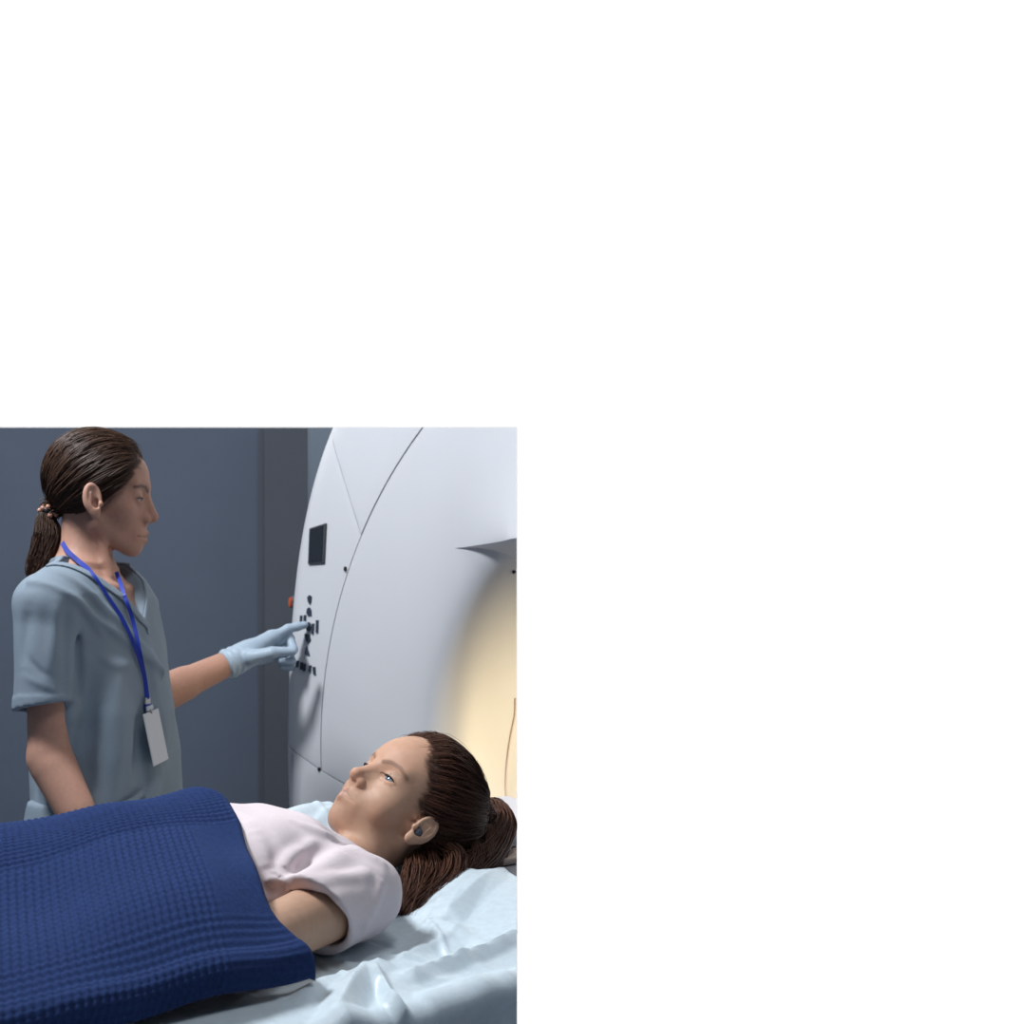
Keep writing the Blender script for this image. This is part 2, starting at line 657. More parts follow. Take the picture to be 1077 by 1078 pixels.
for i in range(nv_ + 1):
    v = 0.40 * i / nv_
    row = []
    for j in range(nz_ + 1):
        q = j / nz_
        z = ZV + 0.26 * q ** 1.3
        h = VIS(v) * (1 - float(smooth01(np.array(q), 0.0, 1.0))) - 0.0022
        wgt = min(1.0, 1.6 * VIS(v) / 0.06) * (1 - float(smooth01(np.array(q), 0.0, 1.0)))
        base0 = float(face_s(v, z)) * (1 - wgt) + 0.5 * wgt
        row.append(bm.verts.new(Vector(B(base0 - h, v, z))))
    # rolled lip and underside going back into the flare
    kk = min(1.0, 1.6 * VIS(v) / 0.06)
    s_lip = float(face_s(v, ZV)) * (1 - kk) + 0.5 * kk - VIS(v) + 0.0022
    s_base = float(face_s(v, ZV)) + 0.03
    under = []
    for k in range(7):
        t = k / 6
        under.append(bm.verts.new(Vector(B(s_lip + 0.005 * kk + (s_base - s_lip) * t, v, ZV - 0.004 * kk - 0.115 * t * max(0.0, 1 - v / 0.40) ** 1.2))))
    gridv.append(under[::-1] + row)
for i in range(nv_):
    for j in range(len(gridv[0]) - 1):
        bm.faces.new((gridv[i][j], gridv[i + 1][j], gridv[i + 1][j + 1], gridv[i][j + 1]))
bmesh.ops.recalc_face_normals(bm, faces=list(bm.faces))
bmesh.ops.solidify(bm, geom=list(bm.faces), thickness=0.002)
slice_set(bm)
from_bm('bore_visor', bm, M_shell, scanner)


# ---- panel fittings
def fitting(name, pts, px, py, depth, m, parent=None, lift=0.0, bevel=0.0, world=False):
    """prism with outline pts (pixels of the photograph's scale at the panel) standing on the cover"""
    v0, z0 = face_point(px, py)
    s0 = float(face_s(v0, z0))
    bm = bmesh.new()
    kx, kz = 0.0032, 0.00205
    vs = [bm.verts.new((x * kx, -y * kz, 0)) for x, y in pts]
    f = bm.faces.new(vs)
    r = bmesh.ops.extrude_face_region(bm, geom=[f], use_keep_orig=True)
    for g in r['geom']:
        if isinstance(g, bmesh.types.BMVert):
            g.co.z += depth
    bmesh.ops.recalc_face_normals(bm, faces=list(bm.faces))
    if bevel:
        bmesh.ops.bevel(bm, geom=list(bm.edges), offset=bevel, segments=2, affect='EDGES')
    for v in bm.verts:
        vv, zz = v0 - v.co.x, z0 + v.co.y
        ds = float(face_s(vv, zz))
        v.co = Vector(B(ds + 0.001 - lift - v.co.z, vv, zz))
    return from_bm(name, bm, m, parent or scanner, smooth=False)


def oval(w, h, n=14):
    return [(w / 2 * math.cos(2 * math.pi * i / n), h / 2 * math.sin(2 * math.pi * i / n)) for i in range(n)]


def rect(w, h, sk=0.0):
    return [(-w / 2 + sk, -h / 2), (w / 2 + sk, -h / 2), (w / 2 - sk, h / 2), (-w / 2 - sk, h / 2)]


scr = fitting('display_screen', [(-8, -18.5), (9.5, -21.5), (7.5, 19.5), (-9.5, 19)], 335, 574, 0.006, M_bezel, bevel=0.0012)
scr['label'] = 'dark rectangular display screen'
fitting('screen_glass', [(-6.5, -17), (7.6, -19.3), (6, 17.4), (-7.8, 17)], 335, 574, 0.0012, M_screen, parent=scr, lift=0.0062)
b = fitting('stop_button', oval(4.2, 12), 308.2, 634, 0.010, M_orange, bevel=0.002)
b['label'] = 'orange red stop button'
fitting('stop_button_base', oval(5, 14), 308.4, 634, 0.003, M_shell_side, parent=b)
BTN = [
    ([(0, -5), (2.2, -3), (1.6, 2), (0.2, 5), (-1.4, 2), (-2.2, -3)], 326.5, 631.5),
    ([(-2.6, 1), (-1.8, -4), (0.5, -5), (2.2, -2), (2.6, 4), (0.6, 3), (-0.8, 4)], 326, 644.5),
    (rect(1.9, 10, 0.3), 317.5, 653), (rect(2.2, 11, 0.3), 321.5, 653),
    (oval(5.0, 10), 325.5, 660),
    (rect(2.2, 11, 0.3), 330, 662), (rect(2.3, 13, 0.2), 334.5, 659.5),
    ([(-3.2, -5), (1.8, -3.5), (3.2, 2), (0.5, 5), (-1.8, 2)], 324.5, 672),
    ([(-0.5, -5), (2.6, 5), (-2.8, 3.5)], 324, 685),
    (rect(2.6, 7, 0.4), 313.5, 699), (rect(2.2, 8, 0.3), 318, 701), (rect(2.2, 8, 0.3), 321, 702.5),
    (rect(2.2, 7, 0.3), 327, 704), (rect(2.4, 8, -0.3), 331.5, 706),
]
for pts, px, py in BTN:
    fitting('button', pts, px, py, 0.004, M_button)
fitting('fastener', oval(2.2, 5), 364, 599, 0.004, M_black)
fitting('fastener', oval(2.2, 4.5), 336.5, 810, 0.004, M_black)
# little lens under the visor at the bore's edge
lv, lz = face_point(541.0, 602)
bm = bmesh.new()
bmesh.ops.create_uvsphere(bm, u_segments=12, v_segments=8, radius=0.0038)
bmesh.ops.translate(bm, verts=list(bm.verts), vec=Vector(B(float(face_s(lv, lz)), lv, lz)))
from_bm('laser_window', bm, M_black, scanner)
# thin lead running down the bore wall
cp = []
for px, py in ((548, 735), (543, 752), (538.5, 775), (535, 800), (533.5, 825), (534.5, 845), (536.5, 853)):
    v, z = face_point(min(px, 543.5), py)
    cp.append(B(float(face_s(v, z)) - 0.003, v, z))
cp = catmull(cp, 40)
V, F = tubes(cp[None], np.full((1, 40), 0.0024), 8)
fast_mesh('bore_lead', V, F, M_cable, scanner)

# ================================================================== patient table
table = thing('patient_table', B(-0.6, 0, 0), 'long pale scanner bed table under the blue sheet', 'table')
bm = bm_box((-1.9, -0.285, 0.868), (0.9, 0.285, 0.940), 0.025, 3)
for v in bm.verts:
    v.co = Vector(B(*v.co))
slice_set(bm, top=False)
from_bm('tabletop', bm, M_table, table)
bm = bm_box((-1.15, -0.20, 0.06), (-0.25, 0.20, 0.868), 0.03, 3)
for v in bm.verts:
    v.co = Vector(B(*v.co))
from_bm('pedestal', bm, M_table, table)
bm = bm_box((-1.35, -0.26, 0.0), (-0.20, 0.26, 0.06), 0.015, 2)
for v in bm.verts:
    v.co = Vector(B(*v.co))
from_bm('foot_plate', bm, M_table, table)


# ---- the paper sheet
def seg_px(a, b, z=0.972):
    out = []
    for (px, py) in (a, b):
        Y = (CAMZ - z) * FPX / (py - CY)
        s, v, _ = Binv(P(px, py, Y))
        out.append((s, v))
    return out


FOLDS = []
for a, b, w, h in (((335, 1066), (398, 1004), 0.022, 0.016), ((398, 1004), (478, 968), 0.024, 0.013),
                   ((400, 1016), (428, 1044), 0.012, 0.016), ((322, 1068), (422, 1042), 0.012, 0.010),
                   ((440, 1012), (560, 978), 0.016, 0.012), ((452, 1024), (560, 1000), 0.012, 0.007), ((425, 985), (500, 940), 0.026, 0.011),
                   ((470, 960), (544, 932), 0.022, 0.009), ((316, 1036), (372, 1004), 0.016, 0.009),
                   ((440, 965), (520, 912), 0.026, 0.008), ((372, 1010), (420, 980), 0.014, 0.008)):
    FOLDS.append((*seg_px(a, b), w, h))
rs = random.Random(12)
for _ in range(90):
    s_, v_ = rs.uniform(-0.42, 0.07), rs.uniform(-0.29, 0.27)
    an_ = rs.gauss(0.9, 0.5) * rs.choice((1, 1, -1))
    ln_ = rs.uniform(0.04, 0.14)
    FOLDS.append(((s_, v_), (s_ + ln_ * math.cos(an_), v_ + ln_ * math.sin(an_)), rs.uniform(0.007, 0.018), rs.choice((1, 1, -1)) * rs.uniform(0.0018, 0.0052)))


def sheet_top(s, v):
    s = np.asarray(s, np.float64)
    v = np.asarray(v, np.float64)
    z = 0.949 + 0.046 * smooth01(s, -0.15, 0.05) * (1 - 0.45 * smooth01(-v, 0.10, 0.28))
    z = z + 0.012 * np.exp(-((v + 0.255) / 0.028) ** 2) + 0.055 * np.exp(-((v - 0.25) / 0.05) ** 2) * smooth01(s, -0.25, -0.02)
    p = np.stack([s, v, 0 * s], -1).reshape(-1, 3).astype(np.float32)
    ws = s + (0.004 * vnoise(p, 18, 5)).reshape(s.shape)
    wv = v + (0.004 * vnoise(p, 18, 6)).reshape(s.shape)
    for (a, b, w, h) in FOLDS:
        ax, ay = a
        bx, by = b
        dx, dy = bx - ax, by - ay
        L2 = dx * dx + dy * dy
        t = np.clip(((ws - ax) * dx + (wv - ay) * dy) / L2, 0, 1)
        d = np.hypot(ws - ax - t * dx, wv - ay - t * dy)
        tent = np.sqrt(np.maximum(0, 1 - d / w) ** 2 + 0.006) - 0.0775
        z = z + h * tent * (0.35 + 0.65 * np.sin(np.pi * (0.12 + 0.76 * t)))
    vis = smooth01(s, -0.50, -0.30)
    return z + 0.0018 * vnoise(p, 26, 9).reshape(s.shape) * vis


sv, fs = [], []
ss = np.r_[np.linspace(-1.85, -0.8, 22), np.r_[np.arange(-0.79, -0.42, 0.01), np.arange(-0.42, 0.072, 0.0026)]]
tt = np.r_[np.linspace(-0.62, -0.33, 50), np.r_[np.arange(-0.326, 0.0, 0.0024), np.arange(0.0, 0.33, 0.004)], np.linspace(0.335, 0.6, 20)]
SS, TT = np.meshgrid(ss, tt, indexing='ij')
vv = np.clip(TT, -0.300, 0.300)
over = np.maximum(np.abs(TT) - 0.300, 0)
SE = SS + 0.028 * np.sin(7 * TT + 1.0) * smooth01(SS, -0.05, 0.07) - 0.10 * smooth01(-TT, 0.17, 0.25) * 0
zz = sheet_top(SE, vv)
rad = 0.020
ang = np.clip(over / rad, 0, np.pi / 2)
drop = np.where(over > 0, rad * (1 - np.cos(ang)) + np.maximum(over - rad * np.pi / 2, 0), 0)
out = rad * np.sin(ang)
dn = np.clip(drop / 0.25, 0, 1)
pw = np.stack([SE, 0 * SE, drop], -1).reshape(-1, 3).astype(np.float32)
drape = (0.012 * np.sin(SE * 38 + 1.5 * vnoise(pw, 14, 3).reshape(SE.shape) + 3 * drop) + 0.010 * np.sin(SE * 17 - 9 * drop)) * smooth01(drop, 0.015, 0.16)
side = np.sign(TT)
V3 = vv + side * (out + drape + 0.03 * dn)
Z3 = zz - drop
X3 = 0.19 + UX * SE - UY * V3
Y3 = 1.45 + UY * SE + UX * V3
bm = bmesh.new()
vl = [bm.verts.new(c) for c in np.stack([X3, Y3, Z3], -1).reshape(-1, 3)]
for f in grid_faces(len(ss), len(tt)):
    bm.faces.new([vl[i] for i in f])
slice_set(bm, top=False, fill=False)
bmesh.ops.recalc_face_normals(bm, faces=list(bm.faces))
bmesh.ops.solidify(bm, geom=list(bm.faces), thickness=0.0012)
sheet = from_bm('bed_sheet', bm, M_sheet)
tag(sheet, 'crinkled pale blue disposable paper sheet draped over the scanner bed', 'sheet')

# ---- grey headrest behind the sheet
rest = thing('headrest', B(0.17, 0.0, 0.94), 'grey padded headrest under the ponytail at the scanner opening', 'headrest')


def brick_b(name, lo, hi, bev, m, top=None):
    bm = bm_box(lo, hi, bev, 4)
    bmesh.ops.subdivide_edges(bm, edges=[e for e in bm.edges if e.calc_length() > 0.08], cuts=8, use_grid_fill=True)
    for v in bm.verts:
        c = v.co.copy()
        if top:
            c.z += top(c.x, c.y) * (c.z - lo[2]) / (hi[2] - lo[2])
        v.co = Vector(B(*c))
    slice_set(bm, top=False)
    return from_bm(name, bm, m, rest)


brick_b('base', (0.085, -0.15, 0.941), (0.40, 0.20, 0.989), 0.012, M_rest)
brick_b('strip', (0.130, -0.05, 0.9905), (0.40, 0.19, 1.000), 0.003, M_rest_strip)
brick_b('pad', (0.150, -0.005, 1.001), (0.40, 0.18, 1.030), 0.010, M_rest_top, top=lambda x, y: 0.01 * (abs(y - 0.05) / 0.11) ** 2)


# ================================================================== the navy blanket
def blanket_edge(v):
    vk = [-0.30, -0.2589, -0.2507, -0.2336, -0.2146, -0.2016, -0.1872, -0.1652, -0.1064, -0.0698, -0.0444, -0.0097, 0.05, 0.30]
    sk = [-0.350, -0.3504, -0.354, -0.361, -0.366, -0.366, -0.362, -0.353, -0.3265, -0.3085, -0.3005, -0.288, -0.280, -0.275]
    return np.interp(v, vk, sk)


def blanket_top(s, v):
    d = np.where(v < 0.03, (0.03 - v) / 0.325, (v - 0.03) / 0.30)
    z = 0.970 + (0.146 - 0.085 * np.clip(-0.29 - s, 0, 0.6)) * np.cos(np.pi / 2 * np.clip(d, 0, 1)) ** 1.05
    z = z + 0.001 * smooth01(s, -0.37, -0.29) * np.exp(-((v - 0.01) / 0.05) ** 2)
    z = z + 0.010 * np.exp(-((v + 0.185) / 0.05) ** 2) * smooth01(s, -0.75, -0.45)
    p = np.stack([s, v, 0 * s], -1).reshape(-1, 3).astype(np.float32)
    z = z + 0.0045 * vnoise(p, 16, 2).reshape(s.shape) + 0.0022 * vnoise(p, 38, 4).reshape(s.shape)
    # soft dents
    for (a, b, w, h) in ((-0.33, -0.10, 0.05, -0.010), (-0.58, -0.13, 0.07, -0.012), (-0.36, -0.20, 0.035, -0.006), (-0.50, -0.21, 0.06, 0.008)):
        z = z + h * np.exp(-((s - a) ** 2 + (v - b) ** 2) / w ** 2)
    z = z - 0.010 * np.maximum(0, -0.75 - s)
    return z


def ribs(s, v):
    p = np.stack([s, v, 0 * s], -1).reshape(-1, 3).astype(np.float32)
    wob = (0.0016 * vnoise(p, 30, 11)).reshape(s.shape)
    s = s - 0.4 * v
    along_u = smooth01(v, -0.072, -0.066) * (1 - smooth01(v, 0.075, 0.08)) + 0.5 * (1 - smooth01(v, -0.215, -0.205))
    along_v = smooth01(s, -0.585, -0.578) * (1 - smooth01(s, -0.350, -0.343)) + (1 - smooth01(s, -0.70, -0.69))
    a = np.cos(2 * np.pi * (v + wob) / 0.0076)
    b = np.cos(2 * np.pi * (s + wob) / 0.0080)
    h = 0.0012 * along_u * a + 0.0010 * along_v * b * (1 - 0.75 * np.clip(along_u, 0, 1))
    # knots of the weave
    h = h + (0.0004 * np.clip(along_u, 0, 1) * np.cos(2 * np.pi * s / 0.0080) + 0.0003 * np.clip(along_v, 0, 1) * np.cos(2 * np.pi * v / 0.0076)) * smooth01(v, -0.235, -0.20)
    return h


q = np.r_[np.linspace(0, 0.72, 24), np.arange(0.7235, 1.0003, 0.00105)]
tv = np.r_[np.arange(-0.284, -0.246, 0.0025), np.r_[np.arange(-0.246, 0.09, 0.0016), np.arange(0.09, 0.30, 0.004)], np.arange(0.30, 0.50, 0.008)]
QQ, TV = np.meshgrid(q, tv, indexing='ij')
vb = np.clip(TV, -0.240, 0.296)
edge = blanket_edge(vb)
SB_ = -1.9 + QQ * (edge + 1.9)
zb = blanket_top(SB_, vb)
ov_n = np.maximum(-0.240 - TV, 0)
ov_f = np.maximum(TV - 0.296, 0)
rn = 0.020
an = np.clip(ov_n / rn, 0, np.pi / 2)
zb = zb - rn * (1 - np.cos(an)) - np.maximum(ov_n - rn * np.pi / 2, 0) - ov_f
vb3 = vb - rn * np.sin(an) + 0.02 * np.clip(ov_f / 0.05, 0, 1)
rb_ = ribs(SB_, TV)
hem = smooth01(edge - SB_, 0.0, 0.012)
zb = zb + rb_ * hem * (ov_f < 0.01) - 0.004 * (1 - smooth01(edge - SB_, 0.0, 0.006))
vb3 = vb3 - rb_ * np.sin(an) * hem
# keep the near hem resting on the sheet
near = smooth01(-TV, 0.25, 0.262)
zb = np.maximum(zb, 0.966)
X3 = 0.19 + UX * SB_ - UY * vb3
Y3 = 1.45 + UY * SB_ + UX * vb3
nu, nv2 = QQ.shape
idx = np.arange(nu * nv2).reshape(nu, nv2)
F = np.stack([idx[:-1, :-1], idx[1:, :-1], idx[1:, 1:], idx[:-1, 1:]], -1).reshape(-1, 4)
blanket = fast_mesh('blanket', np.stack([X3, Y3, zb], -1).reshape(-1, 3), F, M_blanket)
tag(blanket, 'ribbed navy blue cotton blanket covering the lying child', 'blanket')
sm_ = blanket.modifiers.new('thickness', 'SOLIDIFY')
sm_.thickness = 0.009
sm_.offset = -1

# ================================================================== people: shared sculpting
ADULT = dict(cran=((-.006, 0, .026), (.083, .070, .073)), fore=((.030, 0, .028), (.058, .058, .054)),
             face=((.028, 0, -.032), (.059, .054, .064)), jaw=((.012, .045, -.058), (.064, .016, -.087), .0150, .0125),
             chin=((.0765, 0, -.0895), .0148), cheek=((.050, .040, -.026), .0205), muz=((.070, 0, -.064), (.0255, .025, .022)),
             brow=((.0815, .010, .0190), (.066, .043, .0225), .0080), sock=((.0985, .033, .0005), .0165), lid=((.0700, .0325, -.002), .0135),
             open=((.0838, .0325, -.0040), (.010, .0140, .0024)), nose=((.0850, 0, .008), (.1035, 0, -.027), .0060, .0080),
             nbase=((.0760, 0, .004), (.0860, 0, -.034), .0095, .0140),
             tip=((.1040, 0, -.0310), .0085), ala=((.0940, .0112, -.0355), .0070), nost=((.0985, .0060, -.0440), .0032),
             ul=((.0955, 0, -.0605), (.0790, .0225, -.0675), .0054, .0028), ll=((.0935, 0, -.0735), (.0780, .0205, -.0690), .0066, .0030),
             mline=((.1010, 0, -.0662), (.0815, .0240, -.0680), .0010), ear=((.004, .0835, -.0200), 0.97), eye_r=.0123, neckk=.030)
CHILD = dict(cran=((-.020, 0, .026), (.090, .071, .081)), fore=((.018, 0, .030), (.058, .057, .056)),
             face=((.012, 0, -.028), (.056, .053, .064)), jaw=((-.006, .0465, -.052), (.042, .016, -.080), .0175, .0155),
             chin=((.0525, 0, -.0795), .0150), cheek=((.036, .034, -.031), .0240), muz=((.0535, 0, -.055), (.0240, .023, .021)),
             brow=((.0655, .012, .0165), (.053, .038, .0195), .0075), sock=((.0845, .030, -.001), .0150), lid=((.0535, .0290, .000), .0134),
             open=((.0668, .0290, -.0004), (.010, .0130, .0030)), nose=((.0710, 0, .003), (.0850, 0, -.022), .0058, .0072),
             nbase=((.0620, 0, .002), (.0710, 0, -.029), .0090, .0125),
             tip=((.0865, 0, -.0252), .0080), ala=((.0770, .0098, -.0295), .0062), nost=((.0825, .0056, -.0352), .0034),
             ul=((.0780, 0, -.0505), (.0630, .0195, -.0558), .0048, .0028), ll=((.0760, 0, -.0607), (.0620, .0175, -.0575), .0062, .0034),
             mline=((.0860, 0, -.0555), (.0645, .0215, -.0565), .0012), ear=((-.004, .0755, -.019), 0.88), eye_r=.0123, neckk=.025)


def mir(p):
    q = p.copy()
    q[:, 1] = np.abs(q[:, 1])
    return q


def skull_sdf(p, K):
    d = sd_ell(p, *K['cran'])
    d = smin(d, sd_ell(p, *K['fore']), .020)
    return d


def ear_sdf(q, K):
    c, s = K['ear']
    ez = np.array([-.22, -.10, .97])
    ez /= np.linalg.norm(ez)
    en = np.array([.30, .95, .16])
    en -= ez * (en @ ez)
    en /= np.linalg.norm(en)
    ea = np.cross(en, ez)          # forward
    e = np.stack([(q - np.array(c)) @ ea, (q - np.array(c)) @ en, (q - np.array(c)) @ ez], 1).astype(np.float32) / s
    if ea[0] < 0:
        e[:, 0] *= -1
    d = sd_ell(e, (-.001, .002, .003), (.0175, .0070, .0285))
    d = smin(d, sd_ell(e, (.003, .001, -.0235), (.0095, .0055, .0105)), .006)
    d = smax(d, -sd_ell(e, (.0015, .0085, .006), (.0118, .0062, .0205)), .0025)
    d = smin(d, sd_cone(e, (-.0050, .0035, -.011), (-.0035, .0040, .012), .0030, .0026), .003)
    d = smax(d, -sd_ell(e, (.0045, .0045, -.006), (.0068, .0085, .0095)), .0025)
    d = smin(d, sd_sphere(e, (.0135, .0035, -.008), .0046), .003)
    # root of the ear
    d = smin(d, sd_cone(e, (.006, -.016, -.010), (.003, -.014, .010), .009, .009), .007)
    return d * s


def head_sdf(p, K):
    q = mir(p)
    d = skull_sdf(q, K)
    d = smin(d, sd_ell(q, *K['face']), .022)
    a, b, ra, rb = K['jaw']
    d = smin(d, sd_cone(q, a, b, ra, rb), .024)
    d = smin(d, sd_sphere(q, *K['chin']), .020)
    d = smin(d, sd_sphere(q, *K['cheek']), .024)
    d = smin(d, sd_ell(q, *K['muz']), .018)
    a, b, r = K['brow']
    d = smin(d, sd_cone(q, a, b, r, r * .8), .014)
    d = smax(d, -sd_sphere(q, *K['sock']), .018)
    a, b, ra, rb = K['nbase']
    d = smin(d, sd_cone(q, a, b, ra, rb), .012)
    a, b, ra, rb = K['nose']
    d = smin(d, sd_cone(q, a, b, ra, rb), .010)
    d = smin(d, sd_sphere(q, *K['tip']), .006)
    d = smin(d, sd_sphere(q, *K['ala']), .006)
    d = smax(d, -sd_sphere(q, *K['nost']), .0025)
    d = smin(d, sd_sphere(q, *K['lid']), .0055)
    c, r = K['open']
    d = smax(d, -sd_ell(q, c, r), .0018)
    for k in ('ul', 'll'):
        a, b, ra, rb = K[k]
        d = smin(d, sd_cone(q, a, b, ra, rb), .0055)
    a, b, r = K['mline']
    d = smax(d, -sd_cone(q, a, b, r, r), .003)
    d = smin(d, ear_sdf(q, K), .004)
    return d


def head_tint(p, K, base, lip, brow_c, brow_w=1.0):
    q = mir(p)
    col = np.tile(np.array(base, float), (len(p), 1))

    def blend(mask, c):
        m = np.clip(mask, 0, 1)[:, None]
        col[:] = col * (1 - m) + np.array(c) * m
    # warm cheeks and nose, slightly darker lids
    d = sd_sphere(q, K['cheek'][0], .012)
    blend(0.25 * (1 - smooth01(d, 0, .022)), (base[0] * 1.02, base[1] * .82, base[2] * .80))
    d = sd_sphere(q, K['tip'][0], .006)
    blend(0.25 * (1 - smooth01(d, 0, .012)), (base[0], base[1] * .82, base[2] * .80))
    for k in ('ul', 'll'):
        a, b, ra, rb = K[k]
        d = sd_cone(q, a, b, ra * .85, rb * .8)
        blend(0.85 * (1 - smooth01(d, 0.0, .0022)), lip)
    # eyebrow arc
    c = np.array(K['lid'][0])
    arc = np.array([c + (.022, -.018, .0140), c + (.020, -.006, .0190), c + (.012, .008, .0205), c + (.0, .019, .0160)])
    arc = project(lambda x: head_sdf(x, K), arc.astype(np.float32), 0.0, 4)
    d = np.full(len(q), 9.0)
    for i in range(3):
        d = np.minimum(d, sd_cone(q, arc[i], arc[i + 1], .0, .0))
    # measured along the face surface: ignore depth by widening
    blend(brow_w * (1 - smooth01(d, .0016, .0042)), brow_c)
    # lash line round the eye opening
    cc, r = K['open']
    d = np.abs(sd_ell(q, cc, r)) + 0.004 * (q[:, 2] < cc[2])
    blend(0.75 * (1 - smooth01(d, .0004, .0020)), (brow_c[0] * .5, brow_c[1] * .5, brow_c[2] * .5))
    return col


def scalp(col, q, XH, c, K):
    q = mir(q)
    zs = np.array([z for z, x in XH])
    xs = np.array([x for z, x in XH])
    msk = np.interp(q[:, 2], zs, xs) - q[:, 0] + .004 * vnoise(q, 160, 71) + .003 * vnoise(q, 420, 72)
    m = smooth01(msk, -.004, .009) * smooth01(np.abs(sd_ell(q, *K['ear'][:1], (.022, .016, .034))), 0, .004) * (sd_ell(q, *K['ear'][:1], (.022, .016, .034)) > 0) * (np.linalg.norm(q, axis=1) < .15)
    m = np.clip(m, 0, 1)[:, None] * .92
    return col * (1 - m) + np.array(c) * m


def frame(fwd, left):
    f = np.array(fwd, float)
    f /= np.linalg.norm(f)
    l = np.array(left, float)
    l -= f * (l @ f)
    l /= np.linalg.norm(l)
    return np.stack([f, l, np.cross(f, l)], 1)      # columns


def to_local(p, O, R):
    R = np.asarray(R, np.float32)
    return (((p - np.asarray(O, np.float32)) @ R) / float(R[:, 0] @ R[:, 0])).astype(np.float32)


def make_eye(parent, O, R, K, side, gaze):
    c = np.array(K['lid'][0]) * (1, side, 1)
    w = R @ c + O
    g = np.array(gaze, float)
    g /= np.linalg.norm(g)
    bm = bmesh.new()
    bmesh.ops.create_uvsphere(bm, u_segments=28, v_segments=20, radius=K['eye_r'] * float(np.linalg.norm(R[:, 0])))
    rot = Vector((0, 0, 1)).rotation_difference(Vector(R @ g))
    for f in bm.faces:
        cz = f.calc_center_median().normalized().z
        f.material_index = 2 if cz > math.cos(math.radians(12)) else (1 if cz > math.cos(math.radians(29)) else 0)
    bmesh.ops.transform(bm, matrix=Matrix.Translation(Vector(w)) @ rot.to_matrix().to_4x4(), verts=list(bm.verts))
    eye = from_bm('eye', bm, [M_white_eye, M_iris, M_pupil], parent)
    # upper lash line along the lid's edge
    oc, orad = np.array(K['open'][0]), np.array(K['open'][1])
    lc, lr = np.array(K['lid'][0]), K['lid'][1] * 1.02
    pts = []
    for t in np.linspace(-1, 1, 17):
        y, z = oc[1] + .96 * orad[1] * t, oc[2] + orad[2] * math.sqrt(max(0, 1 - t * t)) * 1.05
        x = lc[0] + math.sqrt(max(1e-6, lr ** 2 - (y - lc[1]) ** 2 - (z - lc[2]) ** 2)) + .0006
        pts.append(R @ (np.array([x, y, z]) * (1, side, 1)) + O)
    V, F = tubes(np.array(pts)[None], np.interp(np.linspace(0, 1, 17), [0, .3, .8, 1], [.0004, .0009, .0011, .0005])[None], 6)
    fast_mesh('eyelash', V, F, M_black, parent)
    return eye


def grad(f, p, e=0.0015):
    g = np.stack([f(p + np.array(d, np.float32)) - f(p - np.array(d, np.float32)) for d in ((e, 0, 0), (0, e, 0), (0, 0, e))], 1)
    return g / (np.linalg.norm(g, axis=1, keepdims=True) + 1e-9)


def project(f, p, level=0.0, it=3):
    p = p.astype(np.float32)
    for _ in range(it):
        p = p - ((f(p) - level)[:, None] * grad(f, p)).astype(np.float32)
    return p


def combed(f, roots, tie, steps, level, seed, sag=None, jitter=0.004):
    """strands that follow the head surface from their roots to the tie"""
    rng = np.random.default_rng(seed)
    p = project(f, roots, 0.0)
    n = len(p)
    lev = level * (0.55 + 0.55 * rng.random(n)).astype(np.float32)
    path = [p]
    tgt = np.asarray(tie, np.float32)[None] + (rng.normal(size=(n, 3)) * 0.007).astype(np.float32)
    wob = (rng.normal(size=(n, 3)) * jitter).astype(np.float32)
    L = np.linalg.norm(tgt - p, axis=1) * 1.28 / steps
    for k in range(1, steps + 1):
        d = tgt - p
        dist = np.linalg.norm(d, axis=1)
        d /= dist[:, None] + 1e-9
        g = grad(f, p)
        close = np.clip(dist / 0.05, 0, 1)[:, None]
        d = d - close * g * np.minimum((d * g).sum(1), 10)[:, None] * 0.92
        if sag is not None:
            d = d + sag * (k < steps * 0.55) * (1 - k / steps)
        d /= np.linalg.norm(d, axis=1, keepdims=True) + 1e-9
        stepl = np.minimum(L * (1 + 0.0 * k), dist)
        p = p + d * stepl[:, None]
        ph = math.sin(math.pi * k / steps)
        q = p - ((f(p) - lev * min(1.0, k / 3))[:, None] * grad(f, p)).astype(np.float32)
        p = np.where(dist[:, None] > 0.022, q, p).astype(np.float32)
        path.append(p + wob * ph)
    return np.stack(path, 1)


def strand_mesh(name, paths, r0, m, parent, taper=0.5, seed=0, sides=3):
    rng = np.random.default_rng(seed)
    N, S, _ = paths.shape
    t = np.linspace(0, 1, S)[None]
    rad = r0 * (0.6 + 0.8 * rng.random((N, 1))) * (1 - (1 - taper) * t ** 2) * np.minimum(1, 0.15 + 5 * t)
    V, F = tubes(paths.astype(np.float64), rad, sides)
    return fast_mesh(name, V, F, m, parent)


